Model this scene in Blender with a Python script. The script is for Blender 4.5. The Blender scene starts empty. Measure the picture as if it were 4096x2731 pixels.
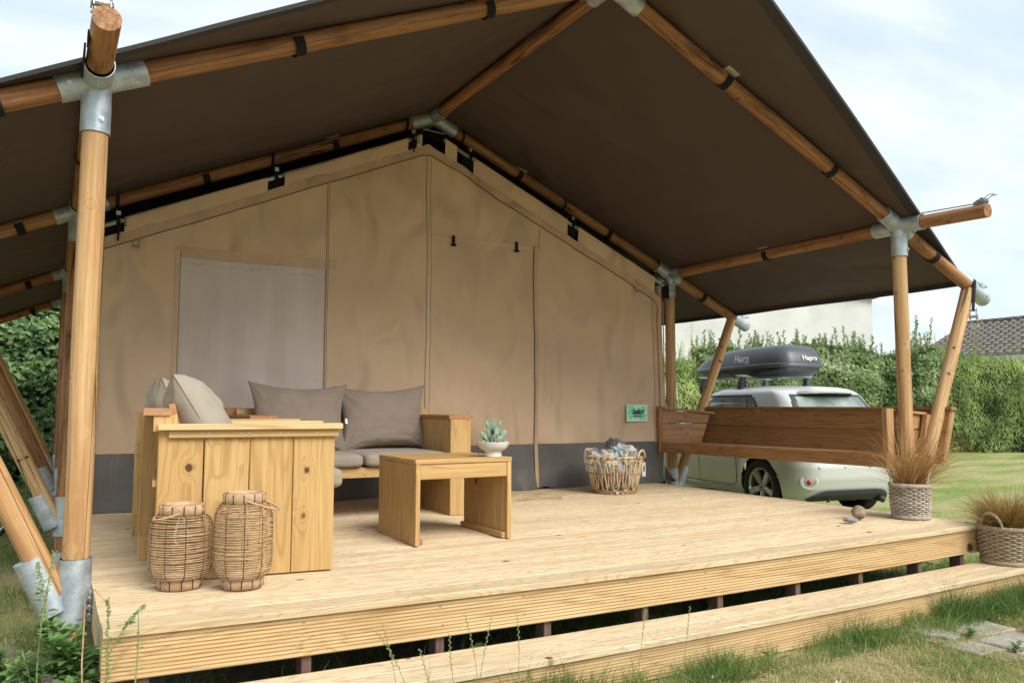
import bpy, bmesh, math, random
import numpy as np
from mathutils import Vector, Matrix, Euler, noise
R = math.radians
random.seed(7); rng = np.random.default_rng(7)
scene = bpy.context.scene
C = scene.collection

# ------------------------------------------------------------ camera
cam_d = bpy.data.cameras.new('camera'); cam = bpy.data.objects.new('camera', cam_d); C.objects.link(cam)
_y, _t, _r = -0.5216, 0.0818, 0.0025
F = Vector((-math.sin(_y)*math.cos(_t), math.cos(_y)*math.cos(_t), math.sin(_t)))
Rt = Vector((math.cos(_y), math.sin(_y), 0)); Up = Rt.cross(F)
R2 = Rt*math.cos(_r)+Up*math.sin(_r); U2 = -Rt*math.sin(_r)+Up*math.cos(_r)
m = Matrix.Identity(4)
for i in range(3):
    m[i][0] = R2[i]; m[i][1] = U2[i]; m[i][2] = -F[i]
m[0][3], m[1][3], m[2][3] = -0.1951, -3.1852, 0.7766
cam.matrix_world = m
cam_d.sensor_width = 36; cam_d.lens = 3208.04/4096*36
cam_d.clip_start = 0.05; cam_d.clip_end = 2000
scene.camera = cam
CAMP = Vector((-0.1951, -3.1852, 0.7766))

# ------------------------------------------------------------ world, sun, exposure
W = bpy.data.worlds.new('World'); scene.world = W; W.use_nodes = True
SUN_EL, SUN_AZ = 42.0, 166.0      # azimuth clockwise from +Y
nt = W.node_tree; nt.nodes.clear()
N = nt.nodes.new; Lk = nt.links.new
out = N('ShaderNodeOutputWorld'); bg = N('ShaderNodeBackground'); bg.inputs['Strength'].default_value = 0.10
sky = N('ShaderNodeTexSky'); sky.sky_type = 'NISHITA'; sky.sun_disc = False
sky.sun_elevation = R(SUN_EL); sky.sun_rotation = R(SUN_AZ); sky.air_density = 1.0; sky.dust_density = 2.0; sky.ozone_density = 1.5
tc = N('ShaderNodeTexCoord'); sep = N('ShaderNodeSeparateXYZ'); Lk(tc.outputs['Generated'], sep.inputs[0])
zm = N('ShaderNodeMath'); zm.operation = 'ADD'; zm.inputs[1].default_value = 0.22; Lk(sep.outputs['Z'], zm.inputs[0])
zc = N('ShaderNodeMath'); zc.operation = 'MAXIMUM'; zc.inputs[1].default_value = 0.12; Lk(zm.outputs[0], zc.inputs[0])
dx = N('ShaderNodeMath'); dx.operation = 'DIVIDE'; Lk(sep.outputs['X'], dx.inputs[0]); Lk(zc.outputs[0], dx.inputs[1])
dy = N('ShaderNodeMath'); dy.operation = 'DIVIDE'; Lk(sep.outputs['Y'], dy.inputs[0]); Lk(zc.outputs[0], dy.inputs[1])
cmb = N('ShaderNodeCombineXYZ'); Lk(dx.outputs[0], cmb.inputs[0]); Lk(dy.outputs[0], cmb.inputs[1])
mp = N('ShaderNodeMapping'); mp.inputs['Rotation'].default_value = (0, 0, R(35)); mp.inputs['Scale'].default_value = (0.75, 1.5, 1); Lk(cmb.outputs[0], mp.inputs[0])
n1 = N('ShaderNodeTexNoise'); n1.inputs['Scale'].default_value = 1.5; n1.inputs['Detail'].default_value = 6; n1.inputs['Roughness'].default_value = 0.52; n1.inputs['Distortion'].default_value = 0.5
Lk(mp.outputs[0], n1.inputs['Vector'])
cr = N('ShaderNodeMapRange'); cr.inputs['From Min'].default_value = 0.36; cr.inputs['From Max'].default_value = 0.60; cr.inputs['To Min'].default_value = 0.52; cr.inputs['To Max'].default_value = 1.0
cr.interpolation_type = 'SMOOTHSTEP'; Lk(n1.outputs['Fac'], cr.inputs['Value'])
n2 = N('ShaderNodeTexNoise'); n2.inputs['Scale'].default_value = 2.6; n2.inputs['Detail'].default_value = 5; Lk(mp.outputs[0], n2.inputs['Vector'])
cl = N('ShaderNodeMixRGB'); cl.inputs[1].default_value = (5.1, 5.9, 6.2, 1); cl.inputs[2].default_value = (6.6, 6.95, 7.05, 1)
cr2 = N('ShaderNodeMapRange'); cr2.inputs['From Min'].default_value = 0.35; cr2.inputs['From Max'].default_value = 0.62; Lk(n2.outputs['Fac'], cr2.inputs['Value']); Lk(cr2.outputs[0], cl.inputs[0])
hv = N('ShaderNodeMixRGB'); hv.blend_type = 'ADD'; hv.inputs[0].default_value = 1.0; hv.inputs[2].default_value = (2.0, 2.5, 2.5, 1)
Lk(sky.outputs[0], hv.inputs[1])
mix = N('ShaderNodeMixRGB'); Lk(cr.outputs[0], mix.inputs[0]); Lk(hv.outputs[0], mix.inputs[1]); Lk(cl.outputs[0], mix.inputs[2])
Lk(mix.outputs[0], bg.inputs['Color']); Lk(bg.outputs[0], out.inputs['Surface'])

sun_d = bpy.data.lights.new('sun', 'SUN'); sun_d.energy = 2.3; sun_d.angle = R(34); sun_d.color = (1.0, 0.95, 0.86)
sun = bpy.data.objects.new('sun', sun_d); C.objects.link(sun)
sd = Vector((math.sin(R(SUN_AZ))*math.cos(R(SUN_EL)), math.cos(R(SUN_AZ))*math.cos(R(SUN_EL)), math.sin(R(SUN_EL))))
sun.rotation_euler = sd.to_track_quat('Z', 'Y').to_euler(); sun.location = (0, 0, 12)
scene.view_settings.view_transform = 'Standard'; scene.view_settings.look = 'None'
scene.view_settings.exposure = 0.68; scene.view_settings.gamma = 1.0; scene.view_settings.use_curve_mapping = False
scene.render.engine = 'CYCLES'
scene.cycles.max_bounces = 8; scene.cycles.diffuse_bounces = 4; scene.cycles.transparent_max_bounces = 8

# ------------------------------------------------------------ materials
def srgb(r, g, b):
    f = lambda c: ((c/255+0.055)/1.055)**2.4 if c > 10 else c/255/12.92
    return (f(r), f(g), f(b), 1)
class MT:
    def __init__(s, name):
        s.m = bpy.data.materials.new(name); s.m.use_nodes = True; s.t = s.m.node_tree; s.t.nodes.clear()
        s.out = s.n('ShaderNodeOutputMaterial'); s.b = s.n('ShaderNodeBsdfPrincipled'); s.l(s.b.outputs[0], s.out.inputs[0])
    def n(s, k, **kw):
        x = s.t.nodes.new(k)
        for a, v in kw.items(): setattr(x, a, v)
        return x
    def l(s, a, b): s.t.links.new(a, b)
    def coord(s, kind='Object', scale=(1, 1, 1), rand=True):
        tc = s.n('ShaderNodeTexCoord'); mp = s.n('ShaderNodeMapping'); mp.inputs['Scale'].default_value = scale
        s.l(tc.outputs[kind], mp.inputs[0])
        if rand:
            oi = s.n('ShaderNodeObjectInfo'); mu = s.n('ShaderNodeMath', operation='MULTIPLY'); mu.inputs[1].default_value = 37.0
            s.l(oi.outputs['Random'], mu.inputs[0]); cb = s.n('ShaderNodeCombineXYZ')
            for i in range(3): s.l(mu.outputs[0], cb.inputs[i])
            ad = s.n('ShaderNodeVectorMath', operation='ADD'); s.l(mp.outputs[0], ad.inputs[0]); s.l(cb.outputs[0], ad.inputs[1])
            return ad.outputs[0]
        return mp.outputs[0]
    def noise(s, vec, scale, detail=4, rough=0.5, dist=0.0):
        x = s.n('ShaderNodeTexNoise'); x.inputs['Scale'].default_value = scale; x.inputs['Detail'].default_value = detail
        x.inputs['Roughness'].default_value = rough; x.inputs['Distortion'].default_value = dist
        if vec is not None: s.l(vec, x.inputs['Vector'])
        return x.outputs['Fac']
    def rng(s, v, a, b, c=0.0, d=1.0):
        x = s.n('ShaderNodeMapRange'); x.inputs[1].default_value = a; x.inputs[2].default_value = b; x.inputs[3].default_value = c; x.inputs[4].default_value = d
        s.l(v, x.inputs[0]); return x.outputs[0]
    def mix(s, f, a, b, mode='MIX'):
        x = s.n('ShaderNodeMixRGB', blend_type=mode)
        for i, v in enumerate((f, a, b)):
            if isinstance(v, (int, float)): x.inputs[i].default_value = v
            elif isinstance(v, tuple): x.inputs[i].default_value = v if len(v) == 4 else v+(1,)
            else: s.l(v, x.inputs[i])
        return x.outputs[0]
    def math(s, op, a, b=None, c=None):
        x = s.n('ShaderNodeMath', operation=op)
        for i, v in enumerate((a, b, c)):
            if v is None: continue
            if isinstance(v, (int, float)): x.inputs[i].default_value = v
            else: s.l(v, x.inputs[i])
        return x.outputs[0]
    def set(s, col=None, rough=None, metal=None, spec=None):
        for k, v in (('Base Color', col), ('Roughness', rough), ('Metallic', metal), ('Specular IOR Level', spec)):
            if v is None: continue
            if isinstance(v, tuple): s.b.inputs[k].default_value = v if len(v) == 4 else v+(1,)
            elif isinstance(v, (int, float)): s.b.inputs[k].default_value = v
            else: s.l(v, s.b.inputs[k])
        return s
    def bump(s, h, strength=0.3, dist=0.002):
        x = s.n('ShaderNodeBump'); x.inputs['Strength'].default_value = strength; x.inputs['Distance'].default_value = dist
        s.l(h, x.inputs['Height']); s.l(x.outputs[0], s.b.inputs['Normal']); return s

def wood(name, light, dark, late, knotcol=(0.10, 0.045, 0.018), ring=26, rough=0.6, knots=0.32, kscale=5.5, kr=1.0, rlen=1.1, stain=None, stain_amt=0.0, crack=False, streak=0.3):
    """grain runs along the mesh's own X axis"""
    s = MT(name)
    base = s.coord('Object', (1, 1, 1))
    # knots: cells pierced through the thickness
    mk = s.n('ShaderNodeMapping'); mk.inputs['Scale'].default_value = (kscale*0.8, kscale, 0.02); s.l(base, mk.inputs[0])
    vo = s.n('ShaderNodeTexVoronoi'); vo.inputs['Scale'].default_value = 1.0; s.l(mk.outputs[0], vo.inputs['Vector'])
    sc = s.n('ShaderNodeSeparateColor'); s.l(vo.outputs['Color'], sc.inputs[0])
    has = s.math('LESS_THAN', sc.outputs[0], knots)
    kd = vo.outputs['Distance']
    fall = s.math('MULTIPLY', s.rng(kd, 0.0, 0.42, 1, 0), has)
    kn = s.noise(base, 60, 3)
    kdj = s.math('ADD', kd, s.math('MULTIPLY', kn, 0.05))
    core = s.math('MULTIPLY', s.rng(kdj, 0.11*kr+0.02, 0.16*kr+0.025, 1, 0), has)
    # grain
    ms = s.n('ShaderNodeMapping'); ms.inputs['Scale'].default_value = (rlen, 9, 9); s.l(base, ms.inputs[0])
    warp = s.noise(ms.outputs[0], 0.55, 3, 0.5, 0.3)
    ring_v = s.math('ADD', s.math('MULTIPLY', warp, ring), s.math('MULTIPLY', s.math('POWER', fall, 2.2), 3.0))
    rs = s.math('FRACT', ring_v)
    rs = s.math('ABSOLUTE', s.math('SUBTRACT', rs, 0.5))
    ringf = s.rng(rs, 0.30, 0.5, 0, 1)
    mf = s.n('ShaderNodeMapping'); mf.inputs['Scale'].default_value = (4, 160, 160); s.l(base, mf.inputs[0])
    fib = s.noise(mf.outputs[0], 1.0, 3, 0.6)
    ml = s.n('ShaderNodeMapping'); ml.inputs['Scale'].default_value = (0.8, 3.5, 3.5); s.l(base, ml.inputs[0])
    lowf = s.noise(ml.outputs[0], 1.4, 3)
    oi = s.n('ShaderNodeObjectInfo')
    tone = s.math('ADD', s.math('MULTIPLY', lowf, 0.75), s.math('MULTIPLY', oi.outputs['Random'], 0.35))
    c = s.mix(s.rng(tone, 0.25, 0.85), light, dark)
    c = s.mix(s.math('MULTIPLY', ringf, 0.55), c, late)
    c = s.mix(s.rng(fib, 0.42, 0.75, 0, 0.30), c, late)
    mq = s.n('ShaderNodeMapping'); mq.inputs['Scale'].default_value = (1.6, 55, 55); s.l(base, mq.inputs[0])
    stk = s.noise(mq.outputs[0], 1.0, 4, 0.6)
    c = s.mix(s.rng(stk, 0.5, 0.72, 0, streak), c, late); c = s.mix(s.rng(stk, 0.5, 0.28, 0, streak), c, tuple(min(0.8, q*1.18) for q in light))
    if stain is not None:
        st = s.noise(ml.outputs[0], 3.2, 5, 0.65)
        c = s.mix(s.rng(st, 0.5, 0.72, 0, stain_amt), c, stain)
    c = s.mix(s.math('MULTIPLY', s.math('POWER', fall, 4.0), 0.5), c, late)
    c = s.mix(core, c, knotcol)
    if crack:
        mc = s.n('ShaderNodeMapping'); mc.inputs['Scale'].default_value = (0.22, 10, 10); s.l(base, mc.inputs[0])
        cv = s.n('ShaderNodeTexVoronoi', feature='DISTANCE_TO_EDGE'); cv.inputs['Scale'].default_value = 1.0; s.l(mc.outputs[0], cv.inputs['Vector'])
        cf = s.rng(cv.outputs['Distance'], 0.006, 0.014, 0.8, 0)
        c = s.mix(cf, c, (0.03, 0.015, 0.008))
    s.set(col=c, rough=s.rng(fib, 0.3, 0.8, rough-0.08, rough+0.12), spec=0.3)
    s.bump(s.math('ADD', fib, s.math('MULTIPLY', ringf, 0.4)), 0.25, 0.0012)
    return s.m

M = {}
M['deck'] = wood('deck_wood', (0.71, 0.595, 0.42), (0.58, 0.435, 0.26), (0.37, 0.225, 0.10), ring=30, rough=0.62, knots=0.45, kscale=4.6, kr=0.55, stain=(0.36, 0.28, 0.19), stain_amt=0.35, streak=0.35)
M['deck_side'] = wood('deck_fascia_wood', (0.68, 0.52, 0.30), (0.56, 0.375, 0.17), (0.36, 0.20, 0.075), ring=16, rough=0.62, knots=0.4, kscale=3.2, kr=0.7, rlen=0.6, streak=0.2)  # deck timber too; the top's sky sheen is put into the colour difference
M['sofa'] = wood('larch_plank_wood', (0.63, 0.425, 0.19), (0.52, 0.32, 0.12), (0.35, 0.18, 0.055), ring=12, rough=0.5, knots=0.85, kscale=5.6, rlen=0.7, kr=0.70)
M['sofa_pale'] = wood('pale_larch_wood', (0.74, 0.56, 0.31), (0.62, 0.42, 0.20), (0.42, 0.24, 0.09), ring=10, rough=0.5, knots=0.3, kscale=5, rlen=0.5, kr=0.7)
M['sofa_end'] = wood('larch_end_grain', (0.50, 0.25, 0.12), (0.42, 0.19, 0.08), (0.28, 0.11, 0.045), ring=40, rough=0.6, knots=0.0)
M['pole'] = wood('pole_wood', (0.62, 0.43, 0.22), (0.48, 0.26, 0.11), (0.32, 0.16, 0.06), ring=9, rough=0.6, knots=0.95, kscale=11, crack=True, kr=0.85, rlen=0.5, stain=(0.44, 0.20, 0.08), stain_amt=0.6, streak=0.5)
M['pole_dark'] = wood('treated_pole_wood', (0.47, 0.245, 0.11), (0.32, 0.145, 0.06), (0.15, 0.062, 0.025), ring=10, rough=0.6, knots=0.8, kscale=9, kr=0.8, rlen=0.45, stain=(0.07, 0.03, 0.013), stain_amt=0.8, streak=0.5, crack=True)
M['bench'] = wood('brown_stained_wood', (0.42, 0.225, 0.095), (0.30, 0.145, 0.055), (0.165, 0.07, 0.025), knotcol=(0.60, 0.37, 0.18), ring=12, rough=0.5, knots=0.6, kscale=5)
M['bench_light'] = wood('bench_light_wood', (0.50, 0.31, 0.15), (0.38, 0.20, 0.08), (0.24, 0.11, 0.04), ring=12, rough=0.6, knots=0.25, kscale=5)
M['bench_mid'] = wood('bench_mid_wood', (0.46, 0.28, 0.15), (0.36, 0.19, 0.09), (0.22, 0.10, 0.045), ring=12, rough=0.6, knots=0.3, kscale=5)
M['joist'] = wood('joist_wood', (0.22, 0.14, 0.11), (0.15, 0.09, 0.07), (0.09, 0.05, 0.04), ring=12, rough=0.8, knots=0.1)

def plain(name, col, rough=0.5, metal=0.0, var=0.12, vscale=12, spec=None, bump=0.0, bscale=200):
    s = MT(name); v = s.coord()
    f = s.noise(v, vscale, 4)
    d = tuple(c*(1-var*2) for c in col[:3]); l = tuple(min(1, c*(1+var)) for c in col[:3])
    s.set(col=s.mix(s.rng(f, 0.3, 0.7), d, l), rough=s.rng(f, 0.3, 0.7, rough-0.04, min(1, rough+0.06)), metal=metal, spec=spec)
    if bump: s.bump(s.noise(v, bscale, 3), bump, 0.001)
    return s.m
def galv(name):
    s = MT(name); v = s.coord()
    vo = s.n('ShaderNodeTexVoronoi'); vo.inputs['Scale'].default_value = 55; s.l(v, vo.inputs['Vector'])
    f = s.noise(v, 14, 5, 0.65); g = s.noise(v, 40, 4, 0.6, 1.0)
    c = s.mix(s.rng(f, 0.35, 0.68), (0.36, 0.43, 0.49), (0.62, 0.68, 0.72))
    c = s.mix(s.rng(g, 0.6, 0.72, 0, 0.55), c, (0.80, 0.84, 0.86))
    c = s.mix(s.math('MULTIPLY', s.rng(vo.outputs['Distance'], 0.0, 0.6), 0.12), c, (0.3, 0.33, 0.36))
    s.set(col=c, metal=0.55, rough=s.rng(f, 0.3, 0.7, 0.42, 0.62)); s.bump(g, 0.15, 0.001)
    return s.m
M['galv'] = galv('galvanised_steel')
M['steel'] = plain('bright_steel', (0.55, 0.60, 0.64), 0.3, 0.9, 0.1)
M['white'] = plain('white_paint', (0.75, 0.76, 0.75), 0.5)
M['black'] = plain('black_strap', (0.005, 0.005, 0.007), 0.9, bump=0.2, bscale=600)
M['plate'] = plain('cream_plastic', (0.60, 0.54, 0.44), 0.5)

def cloth(name, col, rough=0.85, weave=900, wstr=0.25, var=0.10, vs=3.0, dirt=None, sheen=0.0, trans=0.0):
    s = MT(name); v = s.coord('Object', (1, 1, 1))
    f = s.noise(v, vs, 5, 0.55); g = s.noise(v, weave, 2, 0.5); h = s.noise(v, 26, 5, 0.7)
    d = tuple(c*(1-var*2) for c in col[:3]); l = tuple(min(1, c*(1+var)) for c in col[:3])
    c = s.mix(s.rng(f, 0.3, 0.7), d, l)
    c = s.mix(s.rng(g, 0.35, 0.65, 0, 0.22), c, tuple(x*0.7 for x in col[:3]))
    if dirt: c = s.mix(s.rng(h, 0.55, 0.8, 0, 0.25), c, dirt)
    s.set(col=c, rough=rough, spec=0.25)
    if sheen: s.b.inputs['Sheen Weight'].default_value = sheen
    s.bump(s.math('ADD', g, s.math('MULTIPLY', h, 0.5)), wstr, 0.001)
    if name.startswith('tan') or name == 'brown_canopy':
        vv = s.coord('Object', (1, 1, 0.55)); w1 = s.noise(vv, 2.6, 1.3, 0.4, 0.5); b2 = s.n('ShaderNodeBump'); b2.inputs['Strength'].default_value = 1.0 if name[0] == 't' else 0.6; b2.inputs['Distance'].default_value = 0.22 if name[0] == 't' else 0.10; s.l(w1, b2.inputs['Height']); s.l(b2.outputs[0], [x for x in s.t.nodes if x.type == 'BUMP'][0].inputs['Normal'])
    return s.m
M['canvas'] = cloth('tan_canvas', (0.67, 0.485, 0.33), 0.85, 500, 0.2, 0.05, 1.2, dirt=(0.42, 0.30, 0.19))
M['canvas_band'] = cloth('tan_canvas_band', (0.60, 0.42, 0.285), 0.85, 500, 0.2, 0.06, 4, dirt=(0.30, 0.20, 0.13))
M['skirt'] = cloth('grey_pvc_skirt', (0.155, 0.142, 0.136), 0.5, 700, 0.12, 0.14, 3.5, dirt=(0.18, 0.17, 0.16))
M['canopy'] = cloth('brown_canopy', (0.104, 0.077, 0.068), 0.7, 400, 0.1, 0.05, 1.0)
M['hem'] = cloth('canopy_hem', (0.055, 0.052, 0.058), 0.6, 400, 0.1, 0.08, 1.0)  # double layer passes less light; that shade is put into the colour
M['inner_shade'] = cloth('dark_inner_roof', (0.012, 0.012, 0.014), 0.9)  # near-black puts the shade under the fly into the colour
M['cushion'] = cloth('taupe_fabric', (0.285, 0.225, 0.18), 0.9, 1100, 0.4, 0.06, 5, sheen=0.2)
M['cushion2'] = cloth('taupe_seat_fabric', (0.34, 0.285, 0.23), 0.9, 1100, 0.4, 0.05, 5, sheen=0.2)
M['pillow'] = cloth('beige_linen', (0.40, 0.352, 0.285), 0.9, 900, 0.5, 0.05, 5, sheen=0.2)
M['mat'] = cloth('woven_jute', (0.66, 0.52, 0.32), 0.95, 90, 0.9, 0.2, 9)
s = MT('window_film'); v = s.coord('Object', (1, 1, 1), False)
wv = s.n('ShaderNodeTexWave', bands_direction='X'); wv.inputs['Scale'].default_value = 60; wv.inputs['Distortion'].default_value = 0.3; s.l(v, wv.inputs['Vector'])
mz = s.n('ShaderNodeMapping'); mz.inputs['Scale'].default_value = (5, 1, 0.5); s.l(v, mz.inputs[0])
f = s.noise(mz.outputs[0], 1.0, 4)
c = s.mix(s.rng(f, 0.35, 0.65), (0.51, 0.40, 0.345), (0.60, 0.485, 0.43)); c = s.mix(s.rng(wv.outputs['Fac'], 0.0, 1.0, 0, 0.10), c, (0.2, 0.16, 0.15))
s.set(col=c, rough=0.38, spec=0.55); s.bump(s.noise(s.coord('Object', (1, 1, 3), False), 5, 3), 0.25, 0.01); M['film'] = s.m
M['fold'] = plain('film_crease_highlight', (0.80, 0.76, 0.72), 0.25)
M['seamcol'] = plain('canvas_seam', (0.25, 0.175, 0.10), 0.9)
M['stitch'] = plain('stitching', (0.30, 0.28, 0.25), 0.8)
M['piping'] = plain('brown_piping', (0.15, 0.10, 0.055), 0.8)
M['rattan'] = plain('light_rattan', (0.56, 0.385, 0.225), 0.55, var=0.18, vscale=30)
M['rattan_wrap'] = plain('rattan_wrap', (0.60, 0.40, 0.235), 0.55, var=0.12, vscale=40)
M['rattan_dark'] = plain('dark_wire', (0.075, 0.04, 0.025), 0.7)
M['cane'] = plain('cane', (0.78, 0.58, 0.34), 0.45, var=0.14, vscale=18)
M['cane_bind'] = plain('cane_binding', (0.40, 0.21, 0.09), 0.5)
def wick(name, a, b, c3):
    s = MT(name); at = s.n('ShaderNodeAttribute'); at.attribute_name = 'tint'; v = s.coord()
    c = s.mix(at.outputs['Fac'], a, b); c = s.mix(s.rng(s.noise(v, 90, 3), 0.5, 0.75, 0, 0.7), c, c3)
    s.set(col=c, rough=0.75); return s.m
M['wicker'] = wick('grey_wicker', (0.30, 0.22, 0.155), (0.66, 0.60, 0.53), (0.16, 0.10, 0.06))
M['wicker2'] = wick('tan_wicker', (0.33, 0.24, 0.14), (0.50, 0.42, 0.31), (0.14, 0.085, 0.045))
M['soil'] = plain('potting_soil', (0.04, 0.028, 0.018), 0.95, bump=0.8, bscale=80)
M['ceramic'] = plain('white_concrete', (0.68, 0.65, 0.61), 0.7, var=0.07, vscale=22, bump=0.1)
s = MT('glass'); s.set(col=(1, 1, 1), rough=0.03); s.b.inputs['Transmission Weight'].default_value = 1.0; s.b.inputs['IOR'].default_value = 1.3; M['glass'] = s.m
M['filament'] = plain('filament_holder', (0.75, 0.55, 0.25), 0.4)
s = MT('cactus_skin'); v = s.coord()
vo = s.n('ShaderNodeTexVoronoi'); vo.inputs['Scale'].default_value = 95; s.l(v, vo.inputs['Vector'])
c = s.mix(s.rng(s.noise(v, 30, 4), 0.35, 0.65), (0.13, 0.22, 0.14), (0.30, 0.37, 0.29)); c = s.mix(s.rng(vo.outputs['Distance'], 0.12, 0.3, 0.8, 0), c, (0.07, 0.09, 0.055))
s.set(col=c, rough=0.6); s.bump(vo.outputs['Distance'], 0.5, 0.003); M['cactus'] = s.m
M['rock'] = plain('brown_stone', (0.33, 0.25, 0.18), 0.85, var=0.15, vscale=30, bump=0.4, bscale=90)
M['rock2'] = plain('grey_stone', (0.30, 0.31, 0.31), 0.8, var=0.35, vscale=60, bump=0.4, bscale=90)
M['rock3'] = plain('pink_stone', (0.60, 0.44, 0.40), 0.6, var=0.15, vscale=60)
M['signgreen'] = plain('sign_green', srgb(200, 245, 222), 0.45, var=0.02)
M['signleaf'] = plain('sign_leaf_green', srgb(135, 225, 170), 0.45, var=0.02)
M['ink'] = plain('navy_ink', (0.012, 0.02, 0.035), 0.5)
# quilt
s = MT('patchwork_quilt'); v = s.coord('Object', (1, 1, 1), True)
vo = s.n('ShaderNodeTexVoronoi'); vo.inputs['Scale'].default_value = 9.5; s.l(v, vo.inputs['Vector'])
sc = s.n('ShaderNodeSeparateColor'); s.l(vo.outputs['Color'], sc.inputs[0])
rp = s.n('ShaderNodeValToRGB'); rp.color_ramp.interpolation = 'CONSTANT'; e = rp.color_ramp.elements
cols = [(0.78, 0.75, 0.66), (0.15, 0.13, 0.17), (0.42, 0.54, 0.60), (0.74, 0.66, 0.48), (0.36, 0.32, 0.29), (0.80, 0.80, 0.77), (0.32, 0.27, 0.32)]
e[0].position = 0; e[0].color = cols[0]+(1,); e[1].position = 1/7; e[1].color = cols[1]+(1,)
for i in range(2, 7):
    k = e.new(i/7); k.color = cols[i]+(1,)
s.l(sc.outputs[0], rp.inputs[0])
v2 = s.n('ShaderNodeTexVoronoi'); v2.inputs['Scale'].default_value = 95; s.l(v, v2.inputs['Vector'])
dot = s.math('MULTIPLY', s.rng(v2.outputs['Distance'], 0.22, 0.34, 1, 0), s.math('GREATER_THAN', sc.outputs[1], 0.35))
inv = s.mix(s.math('GREATER_THAN', sc.outputs[2], 0.5), (0.62, 0.60, 0.55), (0.07, 0.06, 0.08))
c = s.mix(s.math('MULTIPLY', dot, 0.75), rp.outputs[0], inv)
s.set(col=c, rough=0.9); s.bump(s.noise(v, 60, 3), 0.7, 0.006); M['quilt'] = s.m
# car
s = MT('silver_green_paint'); v = s.coord('Object', (1, 1, 1), False)
s.set(col=s.mix(s.rng(s.noise(v, 1.5, 3), 0.3, 0.7), (0.68, 0.715, 0.73), (0.72, 0.75, 0.77)), metal=0.25, rough=0.34); s.b.inputs['Coat Weight'].default_value = 0.6; s.b.inputs['Coat Roughness'].default_value = 0.06; M['paint'] = s.m
s = MT('car_glass'); v = s.coord('Object', (1, 1, 1), False)
s.set(col=s.mix(s.rng(s.noise(v, 3.0, 3), 0.4, 0.65), (0.13, 0.17, 0.155), (0.36, 0.42, 0.40)), rough=0.05, spec=0.8); s.b.inputs['Coat Weight'].default_value = 1.0; M['carglass'] = s.m  # opaque; pale sky and lawn beyond are put into the colour
M['plastic'] = plain('dark_plastic', (0.035, 0.038, 0.045), 0.5, var=0.1)
M['boxlid'] = plain('roof_box_shell', (0.065, 0.072, 0.09), 0.38, var=0.05, vscale=2)
M['boxbase'] = plain('roof_box_base', (0.02, 0.021, 0.026), 0.3, var=0.05)
M['tyre'] = plain('tyre_rubber', (0.022, 0.022, 0.024), 0.75, bump=0.3, bscale=80)
s = MT('worn_alloy'); v = s.coord(); f = s.noise(v, 9, 5, 0.7)
s.set(col=s.mix(s.rng(f, 0.58, 0.62), (0.55, 0.57, 0.56), (0.85, 0.86, 0.86)), metal=0.85, rough=s.rng(f, 0.55, 0.62, 0.38, 0.12)); M['alloy'] = s.m
M['red'] = plain('red_lens', (0.65, 0.03, 0.02), 0.2, var=0.1)
M['orange'] = plain('orange_reflector', (0.85, 0.22, 0.02), 0.3)
# buildings
M['render'] = plain('white_render', (0.68, 0.69, 0.66), 0.85, var=0.07, vscale=0.9, bump=0.2, bscale=20)
M['redtile'] = plain('red_roof_tile', (0.52, 0.17, 0.09), 0.8, var=0.2, vscale=3)
s = MT('dark_roof_tile'); v = s.coord('Object', (1, 1, 1), True); v0 = s.coord('Object', (1, 1, 1), False)
c = s.mix(s.rng(s.noise(v0, 5, 4, 0.7), 0.35, 0.65), (0.065, 0.055, 0.05), (0.13, 0.11, 0.10))
c = s.mix(s.rng(s.noise(v0, 16, 3, 0.6), 0.60, 0.64), c, (0.50, 0.48, 0.42)); c = s.mix(s.rng(s.noise(v0, 7.0, 2, 0.5), 0.68, 0.70), c, (0.55, 0.26, 0.06))
s.set(col=c, rough=0.85); M['darktile'] = s.m
M['tarwood'] = plain('black_timber', (0.018, 0.018, 0.02), 0.7)
M['gutter'] = plain('grey_gutter', (0.25, 0.26, 0.26), 0.5)
def tinted(name, stops, rough=0.6, trans=0.15, extra=None):
    s = MT(name); at = s.n('ShaderNodeAttribute'); at.attribute_name = 'tint'
    rp = s.n('ShaderNodeValToRGB'); e = rp.color_ramp.elements
    e[0].position = stops[0][0]; e[0].color = stops[0][1]+(1,); e[1].position = stops[-1][0]; e[1].color = stops[-1][1]+(1,)
    for p_, c_ in stops[1:-1]:
        k = e.new(p_); k.color = c_+(1,)
    s.l(at.outputs['Fac'], rp.inputs[0]); s.set(col=rp.outputs[0], rough=rough, spec=0.3)
    if trans:
        tr = s.n('ShaderNodeBsdfTranslucent'); s.l(rp.outputs[0], tr.inputs[0]); mx = s.n('ShaderNodeMixShader'); mx.inputs[0].default_value = trans
        s.l(s.b.outputs[0], mx.inputs[1]); s.l(tr.outputs[0], mx.inputs[2]); s.l(mx.outputs[0], s.out.inputs[0])
    return s.m
M['leaf_dark'] = tinted('hedge_leaves', [(0, (0.07, 0.12, 0.04)), (0.35, (0.19, 0.28, 0.11)), (0.7, (0.33, 0.42, 0.19)), (1, (0.56, 0.62, 0.42))], 0.5, 0.25)
M['leaf_willow'] = tinted('willow_leaves', [(0, (0.13, 0.20, 0.06)), (0.35, (0.29, 0.41, 0.12)), (0.7, (0.43, 0.54, 0.18)), (1, (0.62, 0.68, 0.34))], 0.55, 0.3)
M['leaf_left'] = tinted('shrub_leaves', [(0, (0.045, 0.10, 0.035)), (0.35, (0.14, 0.245, 0.09)), (0.7, (0.30, 0.45, 0.18)), (1, (0.42, 0.53, 0.32))], 0.45, 0.3)
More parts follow.
